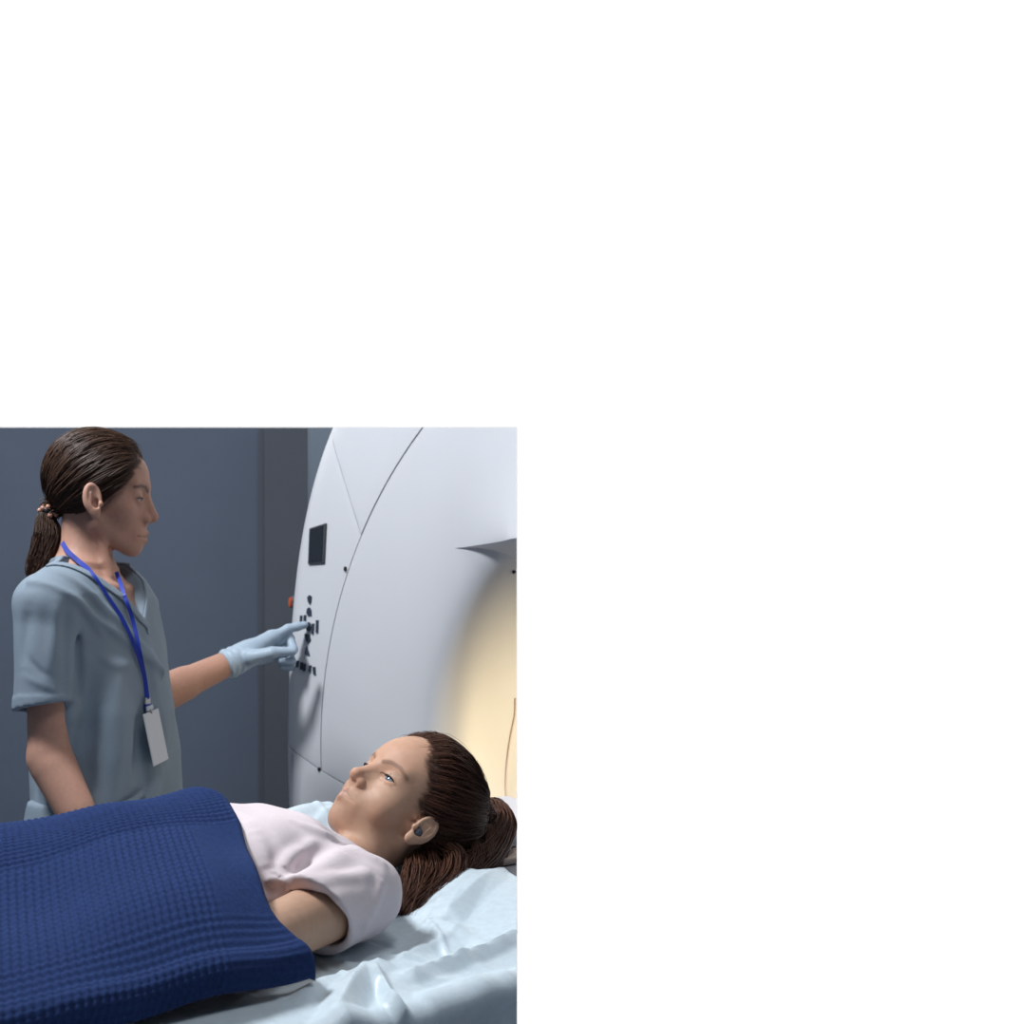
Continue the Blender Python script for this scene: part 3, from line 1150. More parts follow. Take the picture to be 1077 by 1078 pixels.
def lock_paths(center, radius, n, seed, flat=None, curl=0.0, fray=0.0):
    """n strands running along a centre line (S,3) with radius (S,)"""
    rng = np.random.default_rng(seed)
    S = len(center)
    t = np.gradient(center, axis=0)
    t /= np.linalg.norm(t, axis=1, keepdims=True)
    ref = np.array([0.3, -0.8, 0.5])
    a = np.cross(t, ref)
    a /= np.linalg.norm(a, axis=1, keepdims=True)
    b = np.cross(t, a)
    ang = rng.random(n) * 2 * np.pi
    rr = np.sqrt(rng.random(n)) ** 0.6
    tw = rng.normal(size=n) * curl
    tt_ = np.linspace(0, 1, S)
    out = np.zeros((n, S, 3))
    clump = np.round(ang / 0.9) * 0.9
    for i in range(n):
        an = ang[i] + tw[i] * tt_ + 0.6 * (clump[i] - ang[i]) * tt_
        r = radius * rr[i] * (1 + fray * rng.normal() * tt_ ** 2)
        wv = 0.06 * radius * np.sin(tt_ * rng.uniform(6, 14) + rng.uniform(0, 6))
        out[i] = center + (r * np.cos(an) + wv)[:, None] * a + (r * np.sin(an) + wv)[:, None] * b
    return out


def hair_cap(name, K, XH, off, O, R, m, parent, h=0.0026, extra=None):
    zs = np.array([z for z, x in XH])
    xs = np.array([x for z, x in XH])

    def f(pw):
        p = to_local(pw, O, R)
        q = mir(p)
        base = skull_sdf(q, K)
        if extra is not None:
            base = extra(q, base)
        msk = np.interp(q[:, 2], zs, xs) - q[:, 0]
        th = off * smooth01(msk, -0.004, 0.035) + 0.0006
        rip = 0.0009 * np.sin(q[:, 2] * 420 + q[:, 0] * 150 + 3 * vnoise(q, 60, 3)) * smooth01(msk, 0.0, 0.02)
        return smax(base - th + rip, -msk * 0.8, 0.003)
    lo = np.array(O) - 0.17
    hi = np.array(O) + 0.17
    return sdf_object(name, f, lo, hi, h, m, parent)


def hair_roots(K, XH, n, seed, lo_m=0.002, hi_m=0.13, O=None, R=None, bias=2.2, zmin=-0.07):
    rng = np.random.default_rng(seed)
    zs = np.array([z for z, x in XH])
    xs = np.array([x for z, x in XH])
    d = rng.normal(size=(n * 20, 3))
    d /= np.linalg.norm(d, axis=1, keepdims=True)
    p = (np.array(K['cran'][0]) + d * np.array(K['cran'][1])).astype(np.float32)
    p = project(lambda q: skull_sdf(mir(q), K), p)
    msk = np.interp(p[:, 2], zs, xs) - p[:, 0]
    pr = np.exp(-np.maximum(msk, 0) * 18 * bias / 2.2)
    ok = (msk > lo_m) & (msk < hi_m) & (p[:, 2] > zmin) & (rng.random(len(p)) < pr)
    return p[ok][:n]


# ================================================================== the child on the bed
GS = 0.93
G_XH = [(-.12, -.30), (-.075, -.075), (-.055, -.052), (-.030, -.034), (-.014, -.012), (-.004, .014), (.008, .026), (.022, .030), (.038, .038), (.052, .047), (.062, .052), (.078, .050), (.12, .05)]
GO = P(422, 845, 1.475)
GR = frame((-.570, -.405, .715), (.430, -.880, -.200)) * GS
child = thing('person', B(-0.5, 0, 0.95), 'person in a pale pink t-shirt lying on the bed under a navy blanket', 'person')

NECK_A = GR @ np.array([-.036, 0, -.045]) + GO
NECK_B = B(-0.130, 0.0, 0.998)
SH_N, SH_F = B(-0.185, -0.120, 1.004), B(-0.180, 0.125, 1.000)
EL_N, WR_N = B(-0.375, -0.185, 0.992), B(-0.56, -0.12, 1.005)
EL_F, WR_F = B(-0.385, 0.185, 0.990), B(-0.56, 0.12, 1.005)


def loft_b(p, stations):
    """torso along -s; stations (s, v0, z0, half width, half height)"""
    s, v, z = Binv(p)
    st = np.array(stations)[::-1]
    v0, z0, b, a = [np.interp(s, st[:, 0], st[:, k]) for k in (1, 2, 3, 4)]
    k = np.sqrt(((v - v0) / b) ** 2 + ((z - z0) / a) ** 2)
    d = (k - 1) * np.minimum(a, b) * 0.92
    d = np.maximum(d, np.maximum(s - st[-1, 0], st[0, 0] - s))
    return d.astype(np.float32)


CH_T = [(-0.135, 0.0, 1.006, 0.055, 0.030), (-0.165, 0.0, 1.010, 0.100, 0.042), (-0.21, 0.0, 1.014, 0.100, 0.046), (-0.28, 0.0, 1.018, 0.100, 0.050),
        (-0.38, 0.0, 1.006, 0.096, 0.042), (-0.52, 0.0, 0.998, 0.092, 0.034), (-0.66, 0.0, 0.998, 0.100, 0.036), (-0.72, 0, 0.998, 0.09, 0.034)]


def child_body(p):
    d = loft_b(p, CH_T)
    d = smin(d, sd_cone(p, NECK_A, NECK_B, .0300, .037), .024)
    d = smin(d, sd_cone(p, B(-.15, 0, 1.005), SH_N, .034, .034), .03)
    d = smin(d, sd_cone(p, B(-.15, 0, 1.005), SH_F, .034, .034), .03)
    for sh, el, wr in ((SH_N, EL_N, WR_N), (SH_F, EL_F, WR_F)):
        a = smin(sd_cone(p, sh, el, .036, .0285), sd_cone(p, el, wr, .0285, .0190), .012)
        d = smin(d, a, .018)
    for sg in (-1, 1):
        for (a, b, ra, rb) in (((-.68, sg * .06, 1.008), (-1.05, sg * .07, 1.012), .052, .038), ((-1.05, sg * .07, 1.012), (-1.42, sg * .07, .990), .038, .024),
                               ((-1.42, sg * .07, .988), (-1.44, sg * .08, 1.045), .024, .018)):
            d = smin(d, sd_cone(p, B(*a), B(*b), ra, rb), .02)
        # hand under the blanket: palm, four fingers and thumb
        w = WR_N if sg < 0 else WR_F
        s0, v0, z0 = Binv(w)
        d = smin(d, sd_ell(p, B(s0 - .035, v0 - sg * .010, z0), (.034, .028, .014), None), .012)
        for k in range(4):
            a = B(s0 - .055, v0 + sg * (.018 - .013 * k) - sg * .012, z0)
            b = B(s0 - .095 + .006 * abs(k - 1.3), v0 + sg * (.020 - .014 * k) - sg * .020, z0 - .006)
            d = smin(d, sd_cone(p, a, b, .0075, .0062), .005)
        d = smin(d, sd_cone(p, B(s0 - .015, v0 - sg * .030, z0), B(s0 - .055, v0 - sg * .048, z0), .0085, .0065), .008)
    hd = np.full(len(p), 1.0, np.float32)
    q = to_local(p, GO, GR)
    nr = np.linalg.norm(q, axis=1) < .22
    if nr.any():
        hd[nr] = head_sdf(q[nr], CHILD) * GS
    return smin(d, hd, .018)


G_SKIN = (.575, .330, .220)


def child_tint(V):
    q = to_local(V.astype(np.float32), GO, GR)
    col = head_tint(q, CHILD, G_SKIN, (.47, .225, .195), (.17, .10, .072), 0.6)
    return scalp(col, q, G_XH, (.055, .026, .017), CHILD)


def child_head_region(p):
    return child_body(p)


def body_object(name, f, boxes, m, parent, tint):
    """one mesh: fine where skin shows, coarser below the covers"""
    Vs, Fs, n = [], [], 0
    for lo, hi, h in boxes:
        V, F = surface_nets(f, lo, hi, h)
        Vs.append(V)
        Fs.append(F + n)
        n += len(V)
    V, F = np.concatenate(Vs), np.concatenate(Fs)
    o = fast_mesh(name, V, F, m, parent)
    col = tint(V)
    ca = o.data.color_attributes.new('tint', 'FLOAT_COLOR', 'POINT')
    ca.data.foreach_set('color', np.c_[col, np.ones(len(col))].astype(np.float32).ravel())
    return o


g_lo = np.array([-1.10, 0.55, 0.90])
g_hi = np.array([0.36, 1.72, 1.22])
body_object('body', child_body, [((0.035, 1.30, 0.955), (0.34, 1.66, 1.20), 0.0015), ((-0.08, 0.98, 0.93), (0.30, 1.55, 1.06), 0.0030), (g_lo, (0.20, 1.50, 1.12), 0.007)], M_skin_g, child, child_tint)
for sd_ in (1, -1):
    make_eye(child, GO, GR, CHILD, sd_, (.95, 0.10, .10))
# grey ear plug
c, s_ = CHILD['ear']
pw = GR @ (np.array(c) + np.array((.0045, .0015, -.006))) + GO
bm = bmesh.new()
bmesh.ops.create_uvsphere(bm, u_segments=14, v_segments=10, radius=.0075)
for v in bm.verts:
    v.co = Vector(GR @ np.array(v.co * 0.85) + pw)
o = from_bm('ear_plug', bm, M_plug, child)
o['label'] = 'grey foam ear plug'

# ---- hair of the child


def on_mid(px, py, O, R, y=0.0):
    """point on the pixel's ray where the head's own sideways coordinate is y"""
    a, b = P(px, py, 1.0), P(px, py, 2.0)
    fa, fb = (a - O) @ R[:, 1] - y, (b - O) @ R[:, 1] - y
    t = -fa / (fb - fa)
    return a + (b - a) * t


G_TIE_W = on_mid(508, 858, GO, GR, 0.01)
g_tie = (G_TIE_W - GO) @ GR / GS ** 2
hair_cap('hair_cap', CHILD, [(z, x - .010) for z, x in G_XH], .0055, GO, GR, M_hair_core, child)
gsk = lambda q: skull_sdf(mir(q), CHILD)
roots = hair_roots(CHILD, G_XH, 4300, 3, lo_m=-0.002, hi_m=.15, bias=3.0)
rp = combed(gsk, roots, g_tie, 24, .0125, 4, jitter=.0022)
strand_mesh('hair', rp @ GR.T + GO, .00055, M_hair_g, child, 0.8, 5)
# ponytail: up over the tie, then falling towards the camera on to the sheet
pc = catmull([G_TIE_W, P(515, 853, 1.585), P(522, 858, 1.57), P(524, 873, 1.545), P(511, 897, 1.50), P(488, 918, 1.45), P(458, 938, 1.405), P(428, 962, 1.350)], 46)
pr = np.interp(np.linspace(0, 1, 46), [0, .08, .2, .4, .7, .9, 1], [.010, .014, .019, .024, .027, .026, .020])
lp = lock_paths(pc, pr, 620, 7, curl=.7, fray=.25)
lp[..., 2] = np.maximum(lp[..., 2], 0.9585)
strand_mesh('ponytail', lp, .00075, M_hair_g, child, .6, 8)
V, F = tubes(pc[None], (pr * .72)[None], 10)
V[:, 2] = np.maximum(V[:, 2], 0.956)
fast_mesh('ponytail_core', V, F, M_hair_core, child)
# loose hair hanging from behind the ear and nape to the sheet
lk = []
for i, (a, b, c_, e) in enumerate((((462, 885, 1.445), (478, 905, 1.42), (470, 930, 1.38), (445, 950, 1.36)),
                                   ((450, 900, 1.43), (452, 920, 1.40), (440, 945, 1.36), (424, 966, 1.335)),
                                   ((436, 903, 1.42), (436, 920, 1.39), (428, 942, 1.36), (419, 962, 1.335)),
                                   ((470, 880, 1.47), (495, 895, 1.46), (490, 915, 1.43), (462, 940, 1.385)),
                                   ((480, 868, 1.50), (510, 880, 1.50), (505, 905, 1.46), (478, 930, 1.41)))):
    cc_ = catmull([P(*a), P(*b), P(*c_), P(*e)], 24)
    lk.append(lock_paths(cc_, np.interp(np.linspace(0, 1, 24), [0, .3, 1], [.012, .016, .011]), 130, 20 + i, curl=.8, fray=.3))
lk = np.concatenate(lk)
lk[..., 2] = np.maximum(lk[..., 2], 0.9575)
strand_mesh('loose_hair', lk, .00070, M_hair_g, child, .5, 9)
# fine hairs along the hairline
fr = hair_roots(CHILD, G_XH, 120, 15, lo_m=-.012, hi_m=.01, bias=.5)
fp = combed(gsk, fr, g_tie, 12, .012, 16, jitter=.006)
strand_mesh('baby_hair', (fp[:, :8] @ GR.T + GO), .00022, M_hair_g, child, .3, 17)
# hair tie
th = np.linspace(0, 2 * np.pi, 25)
td = pc[2] - pc[0]
td /= np.linalg.norm(td)
ta = np.cross(td, (0, 0, 1))
ta /= np.linalg.norm(ta)
tb = np.cross(td, ta)
ring = np.stack([pc[1] + .0135 * (math.cos(x) * ta + math.sin(x) * tb) for x in th])
V, F = tubes(ring[None], np.full((1, 25), .0035), 8)
o = fast_mesh('hair_tie', V, F, M_black, child)

# ---- t-shirt
TS = [(-0.085, 0.0, 0.998, 0.060, 0.022), (-0.12, 0.0, 1.003, 0.090, 0.042), (-0.165, 0.0, 1.012, 0.114, 0.061), (-0.21, 0.0, 1.020, 0.134, 0.073), (-0.28, 0.0, 1.024, 0.134, 0.073),
      (-0.36, 0.0, 1.014, 0.118, 0.056), (-0.42, 0.0, 1.006, 0.108, 0.046), (-0.52, 0.0, 1.000, 0.102, 0.040), (-0.66, 0.0, 0.998, 0.104, 0.040)]
HEM_N = SH_N + (EL_N - SH_N) * 0.46
TFOLD_PX = [([(300, 946), (322, 926), (345, 908), (372, 892)], .0085), ([(288, 930), (305, 905), (330, 885)], .0055),
            ([(372, 892), (388, 900), (402, 908)], .0045), ([(262, 868), (275, 893), (284, 922)], .0055), ([(404, 918), (398, 945), (386, 972)], .0050),
            ([(318, 938), (350, 924), (385, 920)], .0050), ([(290, 858), (330, 872), (365, 885)], .0035)]
TFOLD = None


def tee_base(p):
    d = loft_b(p, TS)
    d = smin(d, sd_cone(p, B(-.150, -.04, 1.000), SH_N, .038, .045), .024)
    d = smin(d, sd_cone(p, B(-.150, .04, 1.008), SH_F, .042, .046), .030)
    for sh, el in ((SH_N, EL_N), (SH_F, EL_F)):
        hm = sh + (el - sh) * 0.46
        ax = (el - sh) / np.linalg.norm(el - sh)
        ax2 = ax + np.array([0, 0, -.45])
        ax2 /= np.linalg.norm(ax2)
        c = sd_cone(p, sh, el, .045, .0455)
        c = smax(c, (p - hm.astype(np.float32)) @ ax2.astype(np.float32), .002)
        c = smax(c, -sd_cone(p, hm - ax * .02, el + ax * .05, .0365, .034), .003)
        d = smin(d, c, .014)
    return d


def ray_hits(pts, f, y0=0.9, y1=2.6, it=120):
    """march the pixel rays on to the surface f; returns points and a hit mask"""
    pts = np.asarray(pts, float)
    D = np.stack([(pts[:, 0] - CX) / FPX, np.ones(len(pts)), -(pts[:, 1] - CY) / FPX], 1)
    Y = np.full(len(pts), y0)
    O_ = np.array([0, 0, CAMZ])
    for _ in range(it):
        d = f((O_ + D * Y[:, None]).astype(np.float32))
        Y = np.where(d > .0005, np.minimum(Y + np.maximum(d * .6, .0004), y1 + .01), Y)
    return O_ + D * Y[:, None], Y < y1


def tee(p):
    global TFOLD
    if TFOLD is None:
        TFOLD = []
        for pl, r in TFOLD_PX:
            h, ok = ray_hits(catmull(pl, 7), tee_base)
            if ok.all():
                TFOLD.append((h, r))
    d = tee_base(p)
    d = d + 0.0022 * vnoise(p, 42, 31) + 0.0012 * vnoise(p, 95, 32)
    # creases running from the armpit over the chest and sleeve
    for h, r in TFOLD:
        c0 = h.mean(0)
        near_ = np.linalg.norm(p - c0.astype(np.float32), axis=1) < .14
        if near_.any():
            q = p[near_]
            c = np.full(len(q), 9.0)
            w = np.zeros(len(q))
            for i in range(len(h) - 1):
                ci = sd_cone(q, h[i], h[i + 1], 0, 0)
                upd = ci < c
                c = np.where(upd, ci, c)
                w = np.where(upd, math.sin(math.pi * (i + .8) / (len(h) + .6)), w)
            d[near_] = d[near_] - r * 0.75 * w * np.exp(-(c / (r * 1.6)) ** 2) + r * 0.16 * w * np.exp(-((c - r * 2.6) / (r * 1.3)) ** 2)
    # neck opening
    nk = sd_cone(p, B(-.112, 0.0, 1.028), B(0.02, 0.0, 1.10), .048, .080)
    d = smax(d, -nk, .004)
    return d


tshirt = sdf_object('t_shirt', tee, (-0.42, 0.80, 0.94), (0.30, 1.66, 1.125), 0.0026, M_tee, child)

# ================================================================== the nurse
NO = P(103, 518, 2.0)
NR = frame((.988, .03, -.144), (0, 1, .06))
T0 = np.array([-.290, 2.0])
TF = np.array([.891, -.454])            # where the chest faces
TL = np.array([.454, .891])             # her left
nurse = thing('person', (T0[0], T0[1], 0), 'person standing in pale blue scrubs, pressing a button on the scanner', 'person')


def N3(f, l, z):
    q = T0 + TF * f + TL * l
    return np.array([q[0], q[1], z])


def loft_z(p, st):
    x = p[:, 0] - T0[0]
    y = p[:, 1] - T0[1]
    f = x * TF[0] + y * TF[1]
    l = x * TL[0] + y * TL[1]
    st = np.array(st)[::-1]
    z = p[:, 2]
    f0, a, b = [np.interp(z, st[:, 0], st[:, k]) for k in (1, 2, 3)]
    k = np.sqrt(((f - f0) / a) ** 2 + (np.abs(l) / b) ** 2)
    d = (k - 1) * np.minimum(a, b) * 0.9
    return np.maximum(d, np.maximum(z - st[-1, 0], st[0, 0] - z)).astype(np.float32), f, l


NB = [(1.420, -.012, .040, .050), (1.395, -.006, .060, .100), (1.36, .0, .076, .140), (1.30, .004, .092, .146), (1.22, .012, .102, .142), (1.10, .012, .086, .118),
      (1.0, .016, .086, .118), (.90, .012, .092, .130), (.80, .01, .092, .135)]
S_N = np.array([-.352, 1.862, 1.352])
S_F = np.array([-.272, 2.125, 1.345])
E_N = P(52, 798, 1.845)
W_N = P(106, 905, 1.79)
E_F = P(141, 744, 2.24)
W_F = P(243, 697, 2.355)


def nurse_body(p):
    d, f, l = loft_z(p, NB)
    d = smin(d, sd_cone(p, P(89, 545, 2.0), P(91, 600, 2.0), .0405, .0450), .03)
    d = smin(d, sd_cone(p, P(82, 600, 2.0), S_N + (0.01, .02, -.005), .040, .036), .035)
    d = smin(d, sd_cone(p, P(95, 605, 2.02), S_F + (0, -.02, -.005), .036, .038), .035)
    d = smin(d, sd_cone(p, P(101, 548, 1.962), P(117, 606, 1.962), .0075, .0065), .014)
    d = smin(d, sd_cone(p, N3(.055, -.012, 1.385), N3(.02, -.13, 1.40), .008, .008), .014)
    d = smin(d, sd_cone(p, N3(.055, .012, 1.385), N3(.02, .13, 1.40), .008, .008), .014)
    a = smin(sd_cone(p, S_N, E_N, .037, .0345), sd_cone(p, E_N, W_N, .0350, .0250), .014)
    a = smin(a, sd_cone(p, E_N + (W_N - E_N) * .12, E_N + (W_N - E_N) * .5, .036, .030), .01)
    d = smin(d, a, .02)
    b = smin(sd_cone(p, S_F, E_F, .043, .038), sd_cone(p, E_F, W_F, .0385, .0265), .016)
    b = smin(b, sd_cone(p, E_F + (W_F - E_F) * .10, E_F + (W_F - E_F) * .5, .040, .034), .01)
    d = smin(d, b, .02)
    for sg in (-1, 1):
        d = smin(d, sd_cone(p, N3(0, sg * .085, .84), N3(.01, sg * .09, .48), .080, .050), .03)
        d = smin(d, sd_cone(p, N3(.01, sg * .09, .48), N3(-.01, sg * .09, .07), .050, .036), .02)
        d = smin(d, sd_cone(p, N3(-.01, sg * .09, .055), N3(.12, sg * .10, .040), .034, .024), .02)
    hd = np.full(len(p), 1.0, np.float32)
    q = to_local(p, NO, NR)
    nr = np.linalg.norm(q, axis=1) < .23
    if nr.any():
        hd[nr] = head_sdf(q[nr], ADULT)
    return smin(d, hd, .011)


N_XH = [(-.12, -.30), (-.085, -.085), (-.060, -.056), (-.036, -.034), (-.022, -.022), (-.014, .004), (-.006, .034), (.010, .044), (.03, .060), (.05, .068), (.07, .070), (.085, .064), (.12, .06)]
N_SKIN = (.43, .235, .170)


def nurse_tint(V):
    q = to_local(V.astype(np.float32), NO, NR)
    return scalp(head_tint(q, ADULT, N_SKIN, (.27, .115, .10), (.10, .06, .045), 0.75), q, N_XH, (.04, .02, .013), ADULT)


body_object('body', nurse_body, [((-0.47, 1.74, 1.36), (-0.13, 2.24, 1.66), 0.0022), ((-0.47, 1.70, 0.85), (-0.02, 2.48, 1.372), 0.0042), ((-0.60, 1.70, 0.0), (0.05, 2.35, 0.86), 0.010)],
            M_skin_w, nurse, nurse_tint)
for sd_ in (1, -1):
    make_eye(nurse, NO, NR, ADULT, sd_, (.93, 0.0, -.22))

# ---- hair
hair_cap('hair_cap', ADULT, [(z, x - .008) for z, x in N_XH], .0060, NO, NR, M_hair_core, nurse)
n_tie_w = P(53, 537, 2.0)
n_tie = (n_tie_w - NO) @ NR
nsk = lambda q: skull_sdf(mir(q), ADULT)
roots = hair_roots(ADULT, N_XH, 2800, 23, lo_m=-.003, hi_m=.15)
rp = combed(nsk, roots, n_tie, 24, .0125, 24, jitter=.002)
strand_mesh('hair', rp @ NR.T + NO, .00070, M_hair_w, nurse, .8, 25)
pc = catmull([n_tie_w, P(49, 548, 2.0), P(50, 566, 1.995), P(46, 584, 1.99), P(41, 600, 1.985), P(35, 613, 1.98)], 36)
pr = np.interp(np.linspace(0, 1, 36), [0, .1, .4, .7, .9, 1], [.011, .016, .026, .025, .017, .008])
strand_mesh('ponytail', lock_paths(pc, pr, 560, 27, curl=.6, fray=.2), .00085, M_hair_w, nurse, .5, 28)
V, F = tubes(pc[None], (pr * .75)[None], 10)
fast_mesh('ponytail_core', V, F, M_hair_core, nurse)
td = pc[3] - pc[0]
td /= np.linalg.norm(td)
ta = np.cross(td, (0, 1, 0))
ta /= np.linalg.norm(ta)
tb = np.cross(td, ta)
ring = np.stack([pc[1] + .014 * (math.cos(x) * ta + math.sin(x) * tb) for x in np.linspace(0, 2 * np.pi, 25)])
V, F = tubes(ring[None], np.full((1, 25), .0042), 8)
tie = fast_mesh('hair_tie', V, F, M_black, nurse)
bead_me = None
for k in range(11):
    x = 2 * math.pi * k / 11
    c = pc[1] + .0165 * (math.cos(x) * ta + math.sin(x) * tb) + td * (.006 * ((k * 7) % 3 - 1))
    if bead_me is None:
        bm = bmesh.new()
        bmesh.ops.create_icosphere(bm, subdivisions=2, radius=.0048)
        o = from_bm('bead', bm, M_beads, tie)
        bead_me = o.data
    else:
        o = bpy.data.objects.new('bead', bead_me)
        C.objects.link(o)
        o.parent = tie
    o.location = Vector(c)

# ---- scrub top
ST = [(1.432, -.012, .060, .075), (1.405, -.006, .080, .118), (1.372, .0, .090, .152), (1.32, .004, .098, .152), (1.25, .008, .112, .156), (1.17, .012, .120, .158), (1.08, .016, .117, .150),
      (1.0, .020, .117, .150), (.90, .018, .124, .160), (.80, .014, .130, .172), (.74, .012, .130, .174)]
H_N = P(47, 744, 1.845)
H_F = S_F + (E_F - S_F) * .62


def vee(f, l, z):
    w = np.where(l < 0, -l - (z - 1.336) * 1.15, l - (z - 1.336) * .62) / 1.45
    return np.maximum(w, -(f + .005))


def drape_folds(p, f, l):
    z = p[:, 2]
    low = smooth01(-z, -1.26, -1.10)
    w = .0060 * np.sin(l * 62 + 2.2 * np.sin(z * 9) + .8 + 12 * f) * low
    w += .0050 * np.sin(l * 34 - 16 * f + z * 5 + 2.0) * smooth01(-z, -1.32, -1.18)
    # hanging from the bust and pulled from the shoulder to the V
    k = (z - 1.36) * .8 + (l + .10) * .75
    w += .0065 * np.exp(-((k) / .010) ** 2) * (l < 0.02) * (f > 0)
    k = (z - 1.325) * .85 + (l + .10) * .6
    w += .0060 * np.exp(-((k) / .009) ** 2) * (l < 0.02) * (f > 0)
    w += .0018 * vnoise(p, 38, 41) + .0010 * vnoise(p, 90, 42)
    return w


SF_PX = [([(131, 700), (123, 730), (117, 770), (113, 815), (112, 850)], .013, 1), ([(97, 690), (94, 740), (92, 790), (92, 845)], .016, -1),
         ([(86, 612), (100, 632), (118, 655), (138, 672)], .0065, 1), ([(80, 628), (98, 655), (112, 672)], .0055, 1), ([(146, 765), (148, 800), (148, 832)], .010, -1),
         ([(137, 770), (136, 805), (138, 835)], .009, 1), ([(165, 740), (172, 790), (176, 830)], .008, -1), ([(60, 632), (57, 670), (50, 715)], .008, 1),
         ([(70, 640), (69, 690), (66, 735)], .008, -1), ([(26, 712), (42, 720), (62, 728)], .0045, 1), ([(28, 690), (40, 705), (52, 712)], .004, -1),
         ([(152, 660), (160, 700), (166, 735)], .008, 1), ([(105, 690), (122, 700), (140, 700)], .007, 1), ([(30, 640), (26, 670), (24, 705)], .008, -1)]
SFOLD = None


def scrub_base(p):
    d, f, l = loft_z(p, ST)
    d = smin(d, sd_cone(p, N3(-.01, -.085, 1.375), S_N, .050, .053), .04)
    d = smin(d, sd_cone(p, N3(-.01, .085, 1.375), S_F, .048, .050), .04)
    return smin(d, sd_cone(p, S_N, H_N, .054, .048), .010)


def fold_field(p, folds):
    out = np.zeros(len(p), np.float32)
    for h, r, sg in folds:
        ext = np.linalg.norm(h[-1] - h[0]) / 2 + .06
        near_ = np.linalg.norm(p - h.mean(0).astype(np.float32), axis=1) < ext
        if not near_.any():
            continue
        q = p[near_]
        c = np.full(len(q), 9.0)
        w = np.zeros(len(q))
        n = len(h) - 1
        for i in range(n):
            a, b = h[i].astype(np.float32), h[i + 1].astype(np.float32)
            t = np.clip(((q - a) @ (b - a)) / float((b - a) @ (b - a)), 0, 1)
            ci = np.linalg.norm(q - a - t[:, None] * (b - a), axis=1)
            u = ci < c
            c = np.where(u, ci, c)
            w = np.where(u, np.sin(np.pi * np.clip((i + t) / n, .04, .96)) ** .7, w)
        out[near_] += sg * r * .62 * w * np.exp(-(c / (r * 1.25)) ** 2)
    return out


def scrub(p, part='top'):
    global SFOLD
    if SFOLD is None:
        SFOLD = []
        for pl, r, sg in SF_PX:
            h, ok = ray_hits(catmull(pl, 9), scrub_base, 1.6, 2.6)
            if ok.all():
                SFOLD.append((h, r, sg))
    d, f, l = loft_z(p, ST)
    d = smin(d, sd_cone(p, N3(-.01, -.085, 1.375), S_N, .050, .053), .04)
    d = smin(d, sd_cone(p, N3(-.01, .085, 1.375), S_F, .048, .050), .04)
    d = d - drape_folds(p, f, l)
    tors = d
    # sleeves
    for sh, hm, el, r0, r1 in ((S_N, H_N, E_N, .054, .048), (S_F, H_F, E_F, .052, .055)):
        ax = (hm - sh) / np.linalg.norm(hm - sh)
        c = sd_cone(p, sh, hm + ax * .06, r0, r1)
        c = c + .0020 * vnoise(p, 40, 43)
        tt_h = (p - hm.astype(np.float32)) @ ax.astype(np.float32)
        c = c - .0016 * smooth01(tt_h, -.0165, -.0150)
        ax2 = ax + (np.array([.16, 0, 0]) if sh is S_N else np.array([0.0, 0, 0]))
        ax2 /= np.linalg.norm(ax2)
        c = smax(c, (p - hm.astype(np.float32)) @ ax2.astype(np.float32), .002)
        c = smax(c, -sd_cone(p, hm - ax * .05, hm + ax * .05, r1 - .012, r1 - .005), .002)
        d = smin(d, c, .010)
        # armhole crease
        k = sd_cone(p, sh + np.array([.045, 0, -.02]), hm + np.array([.055, -.0, .02]), 0, 0)
        d = d + .008 * np.exp(-(k / .009) ** 2)
    d = d - fold_field(p, SFOLD)
    nk = sd_cone(p, P(90, 575, 2.0), P(91, 606, 2.0), .055, .059)
    cut = np.minimum(vee(f, l, p[:, 2]), nk)
    cut = np.where(p[:, 2] > 1.30, cut, 1.0)
    if part == 'collar':
        return smax(smax(np.abs(d - .0015) - .0026, cut - .0150, .001), -cut, .002).astype(np.float32)
    d = smax(d, -cut - .001, .003)
    return d.astype(np.float32)


top_ = sdf_object('scrub_top', scrub, (-0.56, 1.72, 0.74), (-0.05, 2.32, 1.45), 0.0036, M_scrub, nurse)


def ray_hit(px, py, f):
    h, ok = ray_hits([(px, py)], f, 1.6, 2.6)
    return h[0]


def surface_ribbon(name, a_px, b_px, f, off, thick, m, parent, n=60, fallback=2.0):
    """band between two pixel polylines, laid on the surface f, lifted by off"""
    a = catmull(np.array(a_px, float), n)
    b = catmull(np.array(b_px, float), n)
    px_ = np.stack([a, (a + b) / 2, b], 1)
    h, ok = ray_hits(px_.reshape(-1, 2), f, 1.6, 2.6)
    R_ = h.reshape(n, 3, 3)
    mid = R_[:, 1, 1].copy()
    good = ok.reshape(n, 3)[:, 1] & (np.abs(mid - np.median(mid)) < .25)
    mid = np.interp(np.arange(n), np.arange(n)[good], mid[good])
    pad = np.pad(mid, 4, mode='edge')
    env = np.min([pad[i:i + n] for i in range(9)], axis=0)
    ker = np.exp(-0.5 * (np.arange(-12, 13) / 5.0) ** 2)
    env = np.convolve(np.pad(env, 12, mode='edge'), ker / ker.sum(), 'valid')
    env = np.minimum(env, mid + .004)
    tang = np.gradient(px_[:, 1], axis=0)
    R_ = np.stack([[P(px_[i, k, 0], px_[i, k, 1], env[i] - off) for k in range(3)] for i in range(n)])
    up_ = R_ + np.array([0, -thick, 0])
    dn_ = R_
    # closed cross section: 3 upper + 3 lower
    sec = np.concatenate([up_, dn_[:, ::-1]], axis=1)
    V = sec.reshape(-1, 3)
    F = grid_faces(n, 6, wrap_v=True)
    o = pydata(name, V, F + [tuple(range(5, -1, -1)), tuple((n - 1) * 6 + k for k in range(6))], m, parent)
    o.data.set_sharp_from_angle(angle=math.radians(50))
    return o


